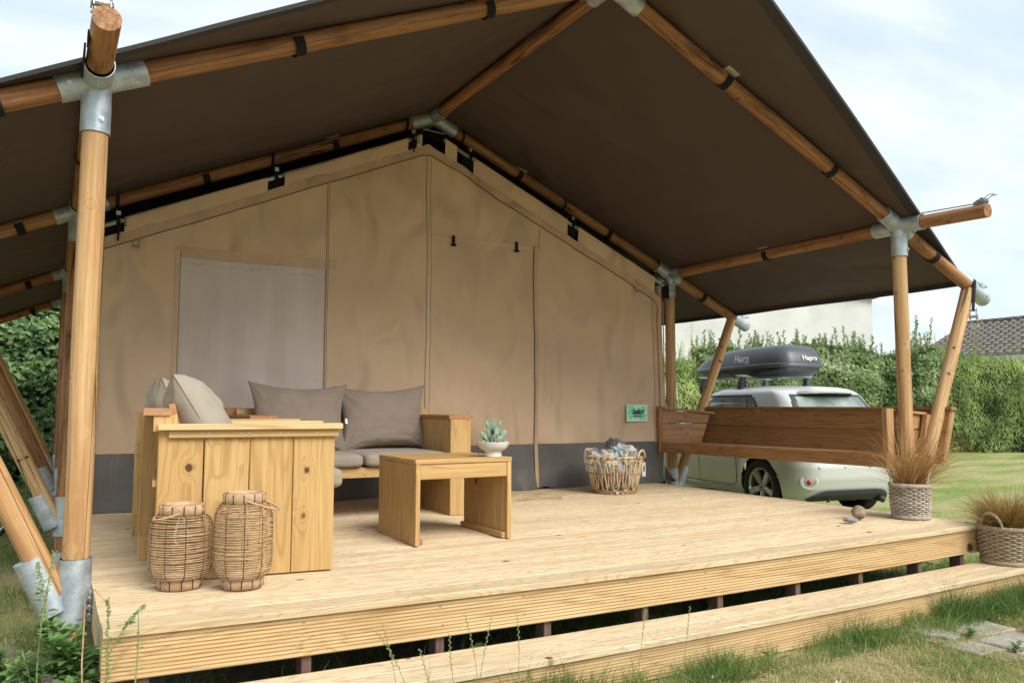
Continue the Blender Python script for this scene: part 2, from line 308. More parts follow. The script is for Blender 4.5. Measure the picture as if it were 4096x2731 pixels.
M['grass'] = tinted('grass_blades', [(0, (0.07, 0.14, 0.03)), (0.4, (0.17, 0.28, 0.07)), (0.6, (0.31, 0.38, 0.12)), (0.76, (0.58, 0.47, 0.25)), (1, (0.74, 0.61, 0.36))], 0.6, 0.3)
M['lawn'] = tinted('lawn_blades', [(0, (0.14, 0.23, 0.05)), (0.4, (0.29, 0.40, 0.11)), (0.7, (0.45, 0.49, 0.20)), (1, (0.66, 0.60, 0.34))], 0.6, 0.3)
M['hay'] = tinted('dry_grass', [(0, (0.22, 0.17, 0.05)), (0.3, (0.33, 0.15, 0.04)), (0.6, (0.48, 0.24, 0.075)), (1, (0.66, 0.48, 0.25))], 0.6, 0.25)
M['hay2'] = tinted('olive_orange_grass', [(0, (0.16, 0.16, 0.03)), (0.35, (0.26, 0.18, 0.045)), (0.7, (0.38, 0.19, 0.055)), (1, (0.55, 0.34, 0.14))], 0.6, 0.25)
M['weed'] = tinted('weed_leaves', [(0, (0.08, 0.17, 0.05)), (0.5, (0.16, 0.30, 0.09)), (1, (0.32, 0.45, 0.16))], 0.5, 0.3)
M['seed'] = tinted('weed_seeds', [(0, (0.22, 0.30, 0.10)), (1, (0.42, 0.48, 0.22))], 0.6, 0.2)
M['stem'] = plain('green_stem', (0.20, 0.27, 0.09), 0.6)
M['twig'] = plain('brown_twig', (0.10, 0.065, 0.04), 0.8)
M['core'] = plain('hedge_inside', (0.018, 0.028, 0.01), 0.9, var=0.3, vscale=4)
# ground
s = MT('ground_turf'); v = s.coord('Object', (1, 1, 1), False)
n_a = s.noise(v, 0.55, 6, 0.6, 0.4); n_b = s.noise(v, 4.0, 6, 0.7); n_c = s.noise(v, 60, 4, 0.7)
c = s.mix(s.rng(n_a, 0.40, 0.60), (0.26, 0.28, 0.10), (0.52, 0.42, 0.23))
c = s.mix(s.rng(n_b, 0.45, 0.70, 0, 0.7), c, (0.58, 0.47, 0.29))
c = s.mix(s.rng(n_c, 0.35, 0.7, 0, 0.6), c, (0.12, 0.10, 0.045))
s.set(col=c, rough=0.95, spec=0.1); s.bump(n_c, 0.9, 0.02); M['ground'] = s.m
s = MT('lawn_turf'); v = s.coord('Object', (1, 1, 1), False)
n_a = s.noise(s.coord('Object', (0.5, 1.6, 1), False), 0.8, 6, 0.65, 0.4); n_c = s.noise(v, 45, 4, 0.7)
c = s.mix(s.rng(n_a, 0.38, 0.58), (0.26, 0.34, 0.09), (0.52, 0.47, 0.24)); c = s.mix(s.rng(n_c, 0.35, 0.7, 0, 0.5), c, (0.08, 0.14, 0.03))
s.set(col=c, rough=0.95, spec=0.1); s.bump(n_c, 0.9, 0.03); M['lawnbase'] = s.m
s = MT('dark_soil'); v = s.coord('Object', (1, 1, 1), False); n_c = s.noise(v, 30, 5, 0.7)
s.set(col=s.mix(s.rng(n_c, 0.3, 0.7), (0.09, 0.072, 0.05), (0.22, 0.18, 0.12)), rough=0.95); s.bump(n_c, 0.9, 0.02); M['darksoil'] = s.m
s = MT('pale_soil'); v = s.coord('Object', (1, 1, 1), False); n_c = s.noise(v, 25, 6, 0.75)
s.set(col=s.mix(s.rng(n_c, 0.3, 0.7), (0.26, 0.205, 0.13), (0.40, 0.33, 0.22)), rough=0.95); s.bump(n_c, 0.9, 0.02); M['palesoil'] = s.m
s = MT('concrete_slab'); v = s.coord(); n_c = s.noise(v, 18, 6, 0.7)
s.set(col=s.mix(s.rng(n_c, 0.3, 0.7), (0.27, 0.25, 0.21), (0.44, 0.42, 0.37)), rough=0.9); s.bump(s.noise(v, 60, 4), 0.6, 0.006); M['slab'] = s.m

# ------------------------------------------------------------ geometry helpers
class MB:
    def __init__(s): s.v = []; s.f = []
    def add(s, V, Fs):
        k = len(s.v); s.v += [tuple(p) for p in V]; s.f += [tuple(i+k for i in f) for f in Fs]; return s
    def box(s, x0, x1, y0, y1, z0, z1):
        V = [(x, y, z) for x in (x0, x1) for y in (y0, y1) for z in (z0, z1)]
        return s.add(V, [(0, 1, 3, 2), (4, 6, 7, 5), (0, 4, 5, 1), (2, 3, 7, 6), (0, 2, 6, 4), (1, 5, 7, 3)])
    def tube(s, pts, rad, n=8, cap=True, closed=False):
        pts = [Vector(p) for p in pts]; L = len(pts); rads = rad if isinstance(rad, (list, tuple)) else [rad]*L
        ref = None; V = []; Fs = []
        for i, p in enumerate(pts):
            if closed: t = pts[(i+1) % L]-pts[i-1]
            else: t = pts[min(i+1, L-1)]-pts[max(i-1, 0)]
            if t.length < 1e-9: t = Vector((0, 0, 1))
            t.normalize()
            if ref is None:
                ref = Vector((0, 0, 1)) if abs(t.z) < 0.9 else Vector((1, 0, 0))
            a = t.cross(ref).normalized(); b = t.cross(a).normalized(); ref = -b if False else ref
            for j in range(n):
                an = 2*math.pi*j/n; V.append(p+(a*math.cos(an)+b*math.sin(an))*rads[i])
        rng_ = range(L if closed else L-1)
        for i in rng_:
            for j in range(n):
                i2 = (i+1) % L
                Fs.append((i*n+j, i*n+(j+1) % n, i2*n+(j+1) % n, i2*n+j))
        if cap and not closed:
            Fs.append(tuple(range(n-1, -1, -1))); Fs.append(tuple((L-1)*n+j for j in range(n)))
        return s.add(V, Fs)
    def lathe(s, prof, n=24, closed=False):
        V = [(r*math.cos(2*math.pi*j/n), r*math.sin(2*math.pi*j/n), z) for r, z in prof for j in range(n)]
        L = len(prof); Fs = []
        for i in range(L if closed else L-1):
            i2 = (i+1) % L
            for j in range(n): Fs.append((i*n+j, i*n+(j+1) % n, i2*n+(j+1) % n, i2*n+j))
        return s.add(V, Fs)
    def grid(s, fn, nu, nv):
        V = [fn(i/nu, j/nv) for i in range(nu+1) for j in range(nv+1)]
        return s.add(V, [(i*(nv+1)+j, (i+1)*(nv+1)+j, (i+1)*(nv+1)+j+1, i*(nv+1)+j+1) for i in range(nu) for j in range(nv)])
    def xform(s, Mx):
        s.v = [tuple(Mx @ Vector(p)) for p in s.v]; return s
    def mesh(s, name, mat, smooth=False):
        me = bpy.data.meshes.new(name); me.from_pydata(s.v, [], s.f); me.materials.append(mat)
        if smooth: me.shade_smooth()
        me.update(); return me

WM = {}
def setprops(o, label=None, cat=None, group=None, kind=None):
    for k, v in (('label', label), ('category', cat), ('group', group), ('kind', kind)):
        if v: o[k] = v
def thing(name, label, cat, loc=(0, 0, 0), rotz=0.0, group=None):
    o = bpy.data.objects.new(name, None); C.objects.link(o); o.empty_display_size = 0.1
    o.location = loc; o.rotation_euler = (0, 0, rotz); setprops(o, label, cat, group)
    WM[o.name] = Matrix.Translation(loc) @ Matrix.Rotation(rotz, 4, 'Z'); return o
def link(name, me, parent=None, mw=None, local=None, label=None, kind=None):
    """place a mesh; mw = world matrix, local = matrix in the parent's frame"""
    o = bpy.data.objects.new(name, me); C.objects.link(o)
    if parent:
        P = WM[parent.name]; o.parent = parent
        if local is None: local = P.inverted() @ (mw or Matrix.Identity(4))
        o.matrix_local = local; WM[o.name] = P @ local
    else:
        o.matrix_world = mw or Matrix.Identity(4); WM[o.name] = mw or Matrix.Identity(4)
    setprops(o, label, None, None, kind); return o
def part(name, mb, mat, parent, mw=None, local=None, smooth=False, label=None, kind=None):
    return link(name, mb.mesh(name, mat, smooth), parent, mw, local, label, kind)
def smooth_angle(me, ang=40):
    me.shade_smooth()
    try: me.set_sharp_from_angle(angle=R(ang))
    except Exception: pass
    return me
def copy_tree(o, mw, label=None, parent=None):
    c = o.copy(); C.objects.link(c)
    if parent is None:
        c.parent = None; c.matrix_world = mw; WM[c.name] = mw
        if label: c['label'] = label
    else:
        c.parent = parent; c.matrix_local = o.matrix_local.copy(); WM[c.name] = WM[parent.name] @ o.matrix_local
    for ch in [x for x in bpy.data.objects if x.parent == o]: copy_tree(ch, None, None, c)
    return c

_pc = {}
def plank_mesh(L, Wd, T, mat, ch=0.003, ends=None):
    """grain along X, centred; chamfered long edges"""
    k = (round(L, 3), round(Wd, 3), round(T, 3), mat.name, ch)
    if k in _pc: return _pc[k]
    a, b = Wd/2, T/2; c = min(ch, b*0.6)
    sec = [(-a+c, -b), (a-c, -b), (a, -b+c), (a, b-c), (a-c, b), (-a+c, b), (-a, b-c), (-a, -b+c)]
    e = min(0.002, L*0.1); V = []
    for x, k_ in ((-L/2, 1), (-L/2+e, 0), (L/2-e, 0), (L/2, 1)):
        for y, z in sec:
            V.append((x, y*(1-0.002*k_/a), z*(1-0.002*k_/b)))
    Fs = [tuple(range(7, -1, -1)), tuple(24+j for j in range(8))]
    for i in range(3):
        for j in range(8): Fs.append((i*8+j, i*8+(j+1) % 8, (i+1)*8+(j+1) % 8, (i+1)*8+j))
    me = bpy.data.meshes.new('plank'); me.from_pydata(V, [], Fs); me.materials.append(mat); me.update(); _pc[k] = me
    return me
def frame(c, xd, yd):
    """world matrix with X along xd, Y near yd, centred at c"""
    x = Vector(xd).normalized(); z = x.cross(Vector(yd)).normalized(); y = z.cross(x)
    m = Matrix.Identity(4)
    for i in range(3): m[i][0] = x[i]; m[i][1] = y[i]; m[i][2] = z[i]; m[i][3] = c[i]
    return m
def plank(name, parent, c, xd, yd, L, Wd, T, mat, ch=0.003, label=None, loc=True):
    """c, xd, yd given in the parent's frame"""
    return link(name, plank_mesh(L, Wd, T, mat, ch), parent, local=frame(c, xd, yd), label=label)
def pole(name, parent, a, b, r, mat, n=20, wob=0.0015):
    a = Vector(a); b = Vector(b); L = (b-a).length; mb = MB(); k = max(2, int(L/0.15)); pts = []; rr = []
    sd_ = random.random()*50
    for i in range(k+1):
        x = -L/2+L*i/k
        pts.append((x, noise.noise((x*1.3, sd_, 0))*wob*3, noise.noise((x*1.3, sd_, 9))*wob*3)); rr.append(r+noise.noise((x*3, sd_, 4))*wob)
    rr[0] = r; rr[-1] = r
    pts = [(-L/2-0.0, pts[0][1], pts[0][2])]+pts[1:]
    mb.tube(pts, rr, n)
    d = b-a; yd = Vector((0, 0, 1)) if abs(d.normalized().z) < 0.9 else Vector((0, 1, 0))
    me = smooth_angle(mb.mesh(name, mat)); return link(name, me, parent, mw=frame((a+b)/2, d, yd))
def sleeve_mb(mb, a, b, r, n=24, t=0.004):
    a = Vector(a); b = Vector(b); d = (b-a).normalized(); mb.tube([a, b], r, n, cap=False)
    e = d*0.001
    mb.tube([b, b+e, b+e, b-d*0.04], [r, r, r-t, r-t], n, cap=False); mb.tube([a, a-e, a-e, a+d*0.04], [r, r, r-t, r-t], n, cap=False)

# ------------------------------------------------------------ ground
G = -0.45
def ground_z(x, y): return G + 0.012*noise.noise((x*0.8, y*0.8, 3)) + 0.006*noise.noise((x*3, y*3, 8))
mb = MB(); xs = sorted(set([-300, -100, -40, -15]+[round(-8+i*0.4, 2) for i in range(110)]+[50, 90, 180, 300])); ys = sorted(set([-200, -60, -20]+[round(-6+i*0.4, 2) for i in range(70)]+[30, 45, 80, 160, 300]))
V = [(x, y, ground_z(x, y)) for x in xs for y in ys]; ny = len(ys)
mb.add(V, [(i*ny+j, (i+1)*ny+j, (i+1)*ny+j+1, i*ny+j+1) for i in range(len(xs)-1) for j in range(ny-1)])
o = part('ground', mb, M['ground'], None, smooth=True); o['kind'] = 'structure'
def patch(name, outline, mat, z, kind='structure', wob=0.25, n=70):
    """irregular sheet laid a few millimetres over the ground"""
    cx_ = sum(p[0] for p in outline)/len(outline); cy_ = sum(p[1] for p in outline)/len(outline)
    mb = MB(); P = []
    L = len(outline)
    for i in range(n):
        t = i/n*L; k = int(t); a = outline[k]; b = outline[(k+1) % L]; f = t-k
        x = a[0]+(b[0]-a[0])*f; y = a[1]+(b[1]-a[1])*f
        w = 1+wob*noise.noise((x*2.1, y*2.1, 5)); P.append((cx_+(x-cx_)*w, cy_+(y-cy_)*w))
    V = []; Rg = 10
    for r in range(Rg+1):
        for x, y in P:
            xx = cx_+(x-cx_)*r/Rg; yy = cy_+(y-cy_)*r/Rg; V.append((xx, yy, ground_z(xx, yy)+z))
    Fs = [(r*n+j, (r+1)*n+j, (r+1)*n+(j+1) % n, r*n+(j+1) % n) for r in range(Rg) for j in range(n)]
    mb.add(V, Fs); o = part(name, mb, mat, None, smooth=True); o['kind'] = kind; return o
patch('lawn', [(5.9, 10.4), (5.9, 1.0), (6.3, -0.4), (9, -1.5), (14, -6), (40, -10), (42, 10), (22, 11.5), (12, 12.5)], M['lawnbase'], 0.02, wob=0.03, n=160)
patch('soil', [(0.1, 0.1), (5.3, 0.1), (5.3, 3.3), (0.1, 3.3)], M['darksoil'], 0.018, wob=0.02)
patch('bare_soil', [(-1.1, 0.1), (-0.35, -0.2), (-0.15, 0.5), (-0.12, 1.5), (-0.5, 1.6), (-0.9, 1.0)], M['palesoil'], 0.02, wob=0.5)
patch('path_soil', [(3.95, -0.30), (4.45, -0.33), (4.55, -0.75), (4.15, -1.1), (3.9, -0.9), (3.85, -0.55)], M['palesoil'], 0.010, wob=0.5)
pa = thing('paved_path', 'weathered grey concrete slabs sunk in the dry turf beside the step', 'path', (4.1, -0.7, G)); pa['kind'] = 'structure'
del pa['category'], pa['label']
def slab(outline, tilt):
    mb = MB(); n = len(outline); dens = []
    for i in range(n):
        a = outline[i]; b = outline[(i+1) % n]
        for k in range(6):
            f = k/6; x = a[0]+(b[0]-a[0])*f; y = a[1]+(b[1]-a[1])*f; dens.append((x+0.035*noise.noise((x*9, y*9, 1)), y+0.035*noise.noise((x*9, y*9, 7))))
    cx_ = sum(p[0] for p in dens)/len(dens); cy_ = sum(p[1] for p in dens)/len(dens); n = len(dens)
    V = [(x, y, G-0.03) for x, y in dens]+[(x, y, G+0.014+tilt*(x-cx_)) for x, y in dens]+[(cx_+(x-cx_)*0.95, cy_+(y-cy_)*0.95, G+0.019+tilt*(x-cx_)) for x, y in dens]
    Fs = []
    for r in range(2):
        Fs += [(r*n+j, r*n+(j+1) % n, (r+1)*n+(j+1) % n, (r+1)*n+j) for j in range(n)]
    Fs.append(tuple(2*n+j for j in range(n))); mb.add(V, Fs); part('paving_slab', mb, M['slab'], pa, mw=Matrix.Identity(4))
slab([(4.14, -0.42), (4.52, -0.40), (4.47, -0.64), (4.18, -0.63)], 0.03)
slab([(4.08, -0.655), (4.42, -0.66), (4.36, -0.86), (4.06, -0.84)], -0.02)
slab([(3.82, -0.62), (4.055, -0.64), (4.03, -0.83), (3.84, -0.80)], 0.02)
slab([(4.02, -0.875), (4.34, -0.88), (4.22, -1.12), (3.98, -1.08)], 0.02)
slab([(3.93, -0.37), (4.11, -0.36), (4.13, -0.56), (3.97, -0.585)], -0.03)

# ------------------------------------------------------------ deck
def sag(x, y): t = min(1, max(0, x/5.317)); return -0.026*4*t*(1-t)*max(0, 1-max(0, y)/1.3)
def board_mesh(L, Wd, T, grooves=8, depth=0.0028, name='deck_board', y=None, hw=0.0042, side=False, mat='deck'):
    sec = [(-Wd/2, -T/2), (Wd/2, -T/2), (Wd/2, T/2-0.005), (Wd/2-0.005, T/2)]
    gw = (Wd-0.022)/grooves
    for i in range(grooves):
        c = Wd/2-0.011-gw*(i+0.5); h = min(hw, gw*0.3)
        sec += [(c+h, T/2), (c+h*0.45, T/2-depth), (c-h*0.45, T/2-depth), (c-h, T/2)]
    sec += [(-Wd/2+0.005, T/2), (-Wd/2, T/2-0.005)]
    n = len(sec); ns = 1 if y is None else 14; V = []
    for i in range(ns+1):
        x = -L/2+L*i/ns; dz = 0 if y is None else sag(x+L/2, y)
        V += [(x, a+(dz if side else 0), b+(0 if side else dz)) for a, b in sec]
    Fs = [tuple(range(n-1, -1, -1)), tuple(ns*n+j for j in range(n))]+[(i*n+j, i*n+(j+1) % n, (i+1)*n+(j+1) % n, (i+1)*n+j) for i in range(ns) for j in range(n)]
    me = bpy.data.meshes.new(name); me.from_pydata(V, [], Fs); me.materials.append(M[mat]); me.update(); return me
DW = 5.317
deck = thing('deck', 'raised pale timber deck of ribbed boards in front of the tent', 'deck', (DW/2, 1.7, G))
bm0 = board_mesh(DW, 0.145, 0.028, 8, 0.004); bm_step = board_mesh(DW, 0.145, 0.028, 7, 0.0012, y=0)
I4 = Matrix.Identity(4)
i = 0; y = 0.0725
while y < 3.5:
    me = bm0 if y > 1.3 else board_mesh(DW, 0.145, 0.028, 8 if i else 5, 0.004 if i else 0.0012, y=y)
    dx_ = random.uniform(-0.003, 0.003) if i else 0
    link('board', me, deck, mw=Matrix.Translation((DW/2+dx_, y, -0.014+random.uniform(-0.0006, 0.0006))))
    y += 0.1505; i += 1
scr = MB().lathe([(0.0, 0.0012), (0.002, 0.001), (0.0048, 0.0008), (0.005, 0.0)], 8); scr_me = scr.mesh('screw', M['steel'])
fasc = link('fascia_board', board_mesh(DW, 0.152, 0.026, 9, 0.0065, y=0, hw=0.0034, side=True, mat='deck_side'), deck, mw=Matrix.Translation((DW/2, 0.033, -0.034-0.076)) @ Matrix.Rotation(R(90), 4, 'X'))
for x in [0.04, 0.70, 1.30, 1.72, 2.30, 2.82, 3.45, 4.05, 4.60, 5.2]:
    for z in (-0.055, -0.135):
        link('screw', scr_me, fasc, mw=Matrix.Translation((x+random.uniform(-.01, .01), 0.0195, z+sag(x, 0))) @ Matrix.Rotation(R(90), 4, 'X'))
for sx in (0.014, DW-0.014):
    plank('side_board', deck, (sx-DW/2, 0.1+0.0, -0.10-G+0.0), (0, 1, 0), (0, 0, 1), 3.42, 0.142, 0.026, M['deck'])
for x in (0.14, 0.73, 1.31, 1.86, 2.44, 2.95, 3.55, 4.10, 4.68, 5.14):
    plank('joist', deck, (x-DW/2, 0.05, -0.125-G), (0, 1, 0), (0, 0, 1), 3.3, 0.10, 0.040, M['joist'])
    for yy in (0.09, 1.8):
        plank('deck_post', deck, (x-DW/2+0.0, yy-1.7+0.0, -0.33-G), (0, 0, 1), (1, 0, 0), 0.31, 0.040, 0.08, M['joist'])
step = thing('step', 'long low timber step with ribbed riser running along the deck front', 'step', (DW/2, -0.15, G))
for k, yy in enumerate((-0.2175, -0.070)):
    link('board', bm_step, step, mw=Matrix.Translation((DW/2, yy, -0.242-0.014)))
link('riser_board', board_mesh(DW, 0.145, 0.026, 9, 0.0065, y=0, hw=0.0034, side=True, mat='deck_side'), step, mw=Matrix.Translation((DW/2, -0.258, -0.276-0.0725)) @ Matrix.Rotation(R(90), 4, 'X'))
for x in (0.4, 1.5, 2.6, 3.7, 4.18, 5.1):
    plank('step_post', step, (x-DW/2, 0.02, -0.37-G), (0, 0, 1), (1, 0, 0), 0.19, 0.07, 0.045, M['joist'])

# ------------------------------------------------------------ tent frame
XL, XR, XM = -0.07, 5.70, 2.8225
ZN, ZR, EX, EZ = 2.24, 3.487, 0.934, -0.417
PR = 0.054; SR = 0.062
FY = [0.80, 3.57, 6.65, 9.39]
tf = thing('tent_frame', 'round larch pole frame of the safari tent with galvanised joints', 'tent frame', (XM, 0.8, G))
def lerp(a, b, t): return Vector(a)+(Vector(b)-Vector(a))*t
def toward(a, b, d): a = Vector(a); return a+(Vector(b)-a).normalized()*d
nut = MB().lathe([(0.0, 0.007), (0.007, 0.007), (0.008, 0.002), (0.013, 0.002), (0.013, 0)], 6); nut_me = nut.mesh('bolt', M['steel'])
def bolt(par, p, d): link('bolt', nut_me, par, mw=Matrix.Translation(p) @ Vector(d).to_track_quat('Z', 'Y').to_matrix().to_4x4())
for fi, fy in enumerate(FY):
    vis = True
    ridge = (XM, fy, ZR)
    for sgn, px in ((-1, XL), (1, XR)):
        if fi >= 2 and sgn == 1: pass
        node = (px, fy, ZN); eave = (px+sgn*EX, fy, ZN+EZ); foot = (px, fy, -0.05)
        sleeve_h = 0.245
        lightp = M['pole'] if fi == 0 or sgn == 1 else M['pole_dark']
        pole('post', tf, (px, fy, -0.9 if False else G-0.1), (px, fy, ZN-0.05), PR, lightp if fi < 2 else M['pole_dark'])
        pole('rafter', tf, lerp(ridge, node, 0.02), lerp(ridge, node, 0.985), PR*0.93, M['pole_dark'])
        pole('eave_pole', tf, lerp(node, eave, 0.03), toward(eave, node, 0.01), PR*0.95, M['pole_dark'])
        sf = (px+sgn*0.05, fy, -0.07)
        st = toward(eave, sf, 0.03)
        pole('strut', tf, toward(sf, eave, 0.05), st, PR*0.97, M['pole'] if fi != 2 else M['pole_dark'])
        # top joint
        mb = MB()
        sleeve_mb(mb, (px, fy, ZN-sleeve_h), (px, fy, ZN-0.015), SR)
        sleeve_mb(mb, toward(node, ridge, -0.03), toward(node, ridge, 0.21), SR)
        sleeve_mb(mb, node, toward(node, eave, 0.17 if sgn == -1 else 0.13), SR)
        sleeve_mb(mb, (px, fy-0.21 if fi != 1 else fy-0.20, ZN), (px, fy+0.21, ZN), SR)
        pj = part('pole_joint', mb, M['galv'], tf, mw=I4); smooth_angle(pj.data)
        if fi < 2:
            bolt(pj, (px+0.02, fy-SR, ZN-0.19), (0, -1, 0)); q_ = toward(node, ridge, 0.15); bolt(pj, (q_[0], fy-SR, q_[2]), (0, -1, 0))
            q_ = toward(node, eave, 0.12); bolt(pj, (q_[0], fy-SR, q_[2]), (0, -1, 0)); bolt(pj, (px, fy-0.14, ZN-SR), (0, 0, -1))
        # foot joint
        mb = MB(); sleeve_mb(mb, (px, fy, -0.155), (px, fy, 0.125), SR+0.003)
        d = (Vector(eave)-Vector(sf)).normalized(); a = Vector(sf)+Vector((sgn*0.015, 0, -0.02)); sleeve_mb(mb, a, a+d*0.25, SR+0.001)
        fj = part('foot_joint', mb, M['galv'], tf, mw=I4); smooth_angle(fj.data)
        mb = MB(); sleeve_mb(mb, (px, fy, G-0.05), (px, fy, -0.27), SR+0.002); o = part('ground_sleeve', mb, M['galv'], tf, mw=I4); smooth_angle(o.data)
        # eave end tube
        mb = MB(); d = (Vector(eave)-Vector(node)).normalized(); a = Vector(eave)+d*0.02; b = a+d*0.24
        mb.tube([a, b-d*0.02, b-d*0.005, b], [SR, SR, SR*0.92, SR*0.6], 20)
        if sgn == 1: o = part('eave_tube', mb, M['galv'], tf, mw=I4); smooth_angle(o.data); bolt(o, (a+(b-a)*0.7)+Vector((0, -SR, 0)), (0, -1, 0))
    mb = MB()
    for e in ((XL, fy, ZN), (XR, fy, ZN)): sleeve_mb(mb, toward(ridge, e, -0.02), toward(ridge, e, 0.25), SR)
    sleeve_mb(mb, (XM, fy-0.22, ZR), (XM, fy+0.2, ZR), SR)
    o = part('ridge_joint', mb, M['galv'], tf, mw=I4); smooth_angle(o.data)
    if fi == 1:
        mb = MB().tube([(XM-0.11, fy-0.02, ZR-0.115), (XM-0.10, fy-0.03, ZR-0.135), (XM+0.11, fy-0.03, ZR-0.145), (XM+0.12, fy-0.02, ZR-0.125)], 0.006, 8); part('tie_rod', mb, M['galv'], o, mw=I4, smooth=True)
for k in range(3):
    for nm, x, z, mt in (('ridge_pole', XM, ZR, M['pole_dark']), ('purlin', XL, ZN, M['pole_dark']), ('purlin', XR, ZN, M['pole_dark'])):
        pole(nm, tf, (x, FY[k]+0.16, z), (x, FY[k+1]-0.16, z), PR*0.93, mt)
# purlin ends that stick out in front
pole('purlin_end', tf, (XL, 0.66, ZN), (XL+0.005, 0.245, ZN+0.055), PR, M['pole_dark'])
pole('purlin_end', tf, (XR, 0.66, ZN), (XR, 0.085, ZN-0.02), PR*0.97, M['pole_dark'])
pole('ridge_end', tf, (XM, 0.66, ZR), (XM, 0.05, ZR), PR, M['pole_dark'])
# bracket between the front left post and the deck side
mb = MB().box(XL+0.058, XL+0.066, 0.76, 0.84, -0.14, -0.01); o = part('bracket', mb, M['galv'], tf, mw=I4)
for z in (-0.04, -0.075, -0.11): bolt(o, (XL+0.058, 0.745, z), (0, -1, 0))

# ------------------------------------------------------------ canopy
cp = thing('canopy', 'dark brown tent fly stretched over the pole frame above the deck', 'canopy', (XM, 4.5, ZR+0.08))
SL = (ZR-ZN)/(XR-XM)
def canopy_pt(side, u, y, sag=1.0):
    """u 0 at ridge .. 1 at eave"""
    x_out = XR+EX+0.015-XM; d = u*x_out
    z = ZR-0.437*d+0.064
    # sags between the frames
    k = 0
    for a, b in ((FY[0], FY[1]), (FY[1], FY[2]), (FY[2], FY[3])):
        if a <= y <= b: k = math.sin(math.pi*(y-a)/(b-a))
    w = math.sin(math.pi*min(1, max(0, u)))
    z -= 0.028*k*w*sag
    z += 0.004*noise.noise((d*2, y*2, side))
    return Vector((XM+side*d, y, z))
def front_y(u): return -0.03+0.87*u**1.1
for side in (-1, 1):
    mb = MB(); nv = 110
    mb.grid(lambda a, b: canopy_pt(side, a, front_y(a)+(9.75-front_y(a))*b), 60, nv)
    o = part('canopy_sheet', mb, M['canopy'], cp, mw=I4, smooth=True)
    mb = MB(); mb.grid(lambda a, b: canopy_pt(side, a, front_y(a)-0.004+(0.085)*b)+Vector((0, 0, -0.004)), 60, 2)
    mb.grid(lambda a, b: canopy_pt(side, a, front_y(a)-0.006)+Vector((0, 0.004*b, 0.008-0.020*b)), 60, 1)
    part('front_hem', mb, M['hem'], cp, mw=I4, smooth=True)
    mb = MB(); mb.grid(lambda a, b: canopy_pt(side, 1.0, 0.84+8.9*a)+Vector((-side*0.003, 0, -0.001+0.004*(1-b)-0.040*b-0.006*b*abs(math.sin(8.9*a*1.7)))), 80, 1)
    part('eave_hem', mb, M['hem'], cp, mw=I4, smooth=True)
# webbing loops with their plates, holding the fly to the poles
def loop(px, fy, pz, axis, w=0.055, plate=True, r=PR):
    ax = Vector(axis).normalized(); mb = MB(); n = 18; y1 = Vector((0, 1, 0)) if abs(ax.y) < 0.9 else Vector((1, 0, 0)); z1 = y1.cross(ax).normalized()
    if z1.z < 0: z1 = -z1
    def fn(a, b):
        an = R(-205+230*a) if False else R(-25+ -0)+R(-130)*0
        th = R(20)+R(-220)*a
        return Vector((px, fy, pz))+y1*math.cos(th)*(r+0.006)+z1*math.sin(th)*(r+0.006)+ax*(b-0.5)*w
    mb.grid(fn, n, 1)
    s_ = part('strap', mb, M['black'], cp, mw=I4, smooth=True)
    if plate:
        top = Vector((px, fy, pz))+z1*(r+0.002)
        part('strap_plate', MB().box(-0.055, 0.055, -0.03, 0.05, -0.002, 0.002), M['plate'], s_, mw=frame(top-y1*0.045, ax, y1))
def on_rafter(x, fy):
    d = abs(x-XM); return (x, fy, ZR-SL*d if d < XR-XM else ZN+EZ/EX*(d-(XR-XM)))
for x in (3.81, 4.89, 6.14, 1.916, 0.821, -0.46):
    p = on_rafter(x, 0.8); loop(p[0], p[1], p[2], (1, 0, -SL if x > XM else SL))
for x in (3.76, 4.85, 6.17, 1.874, 0.818, -0.44):
    p = on_rafter(x, 3.57); loop(p[0], p[1], p[2], (1, 0, -SL if x > XM else SL))
for fy in FY[2:]:
    p = on_rafter(-0.45, fy); loop(p[0], p[1], p[2], (1, 0, SL))
loop(5.70, 2.17, ZN, (0, 1, 0)); loop(XL, 2.1, ZN, (0, 1, 0))
# ratchet straps at the pole ends
def ratchet(mw):
    mb = MB()
    for sx in (-0.022, 0.022):
        mb.add([(sx-0.0015, -0.01, 0), (sx-0.0015, 0.05, -0.012), (sx-0.0015, 0.085, 0.004), (sx-0.0015, 0.08, 0.03), (sx-0.0015, 0.03, 0.034), (sx-0.0015, -0.005, 0.02),
                (sx+0.0015, -0.01, 0), (sx+0.0015, 0.05, -0.012), (sx+0.0015, 0.085, 0.004), (sx+0.0015, 0.08, 0.03), (sx+0.0015, 0.03, 0.034), (sx+0.0015, -0.005, 0.02)],
               [(0, 1, 2, 3, 4, 5), (11, 10, 9, 8, 7, 6)]+[(j, (j+1) % 6, 6+(j+1) % 6, 6+j) for j in range(6)])
        mb.tube([(sx, 0.06, 0.02), (sx*1.1, 0.11, 0.045), (sx*1.1, 0.14, 0.04)], 0.004, 6)
    mb.tube([(-0.03, 0.14, 0.04), (0.03, 0.14, 0.04)], 0.005, 8); mb.tube([(-0.028, 0.06, 0.02), (0.028, 0.06, 0.02)], 0.011, 10); mb.tube([(-0.028, 0.012, 0.012), (0.028, 0.012, 0.012)], 0.006, 8)
    mb.tube([(-0.026, 0.06, 0.02), (-0.03, 0.06, 0.02)], 0.02, 12); mb.tube([(0.026, 0.06, 0.02), (0.03, 0.06, 0.02)], 0.02, 12)
    return link('ratchet', mb.mesh('ratchet', M['steel']), cp, mw=mw)
ratchet(Matrix.Translation((XR+0.0, 0.17, ZN+0.035)) @ Matrix.Rotation(R(180), 4, 'Z') @ Matrix.Rotation(R(5), 4, 'X'))
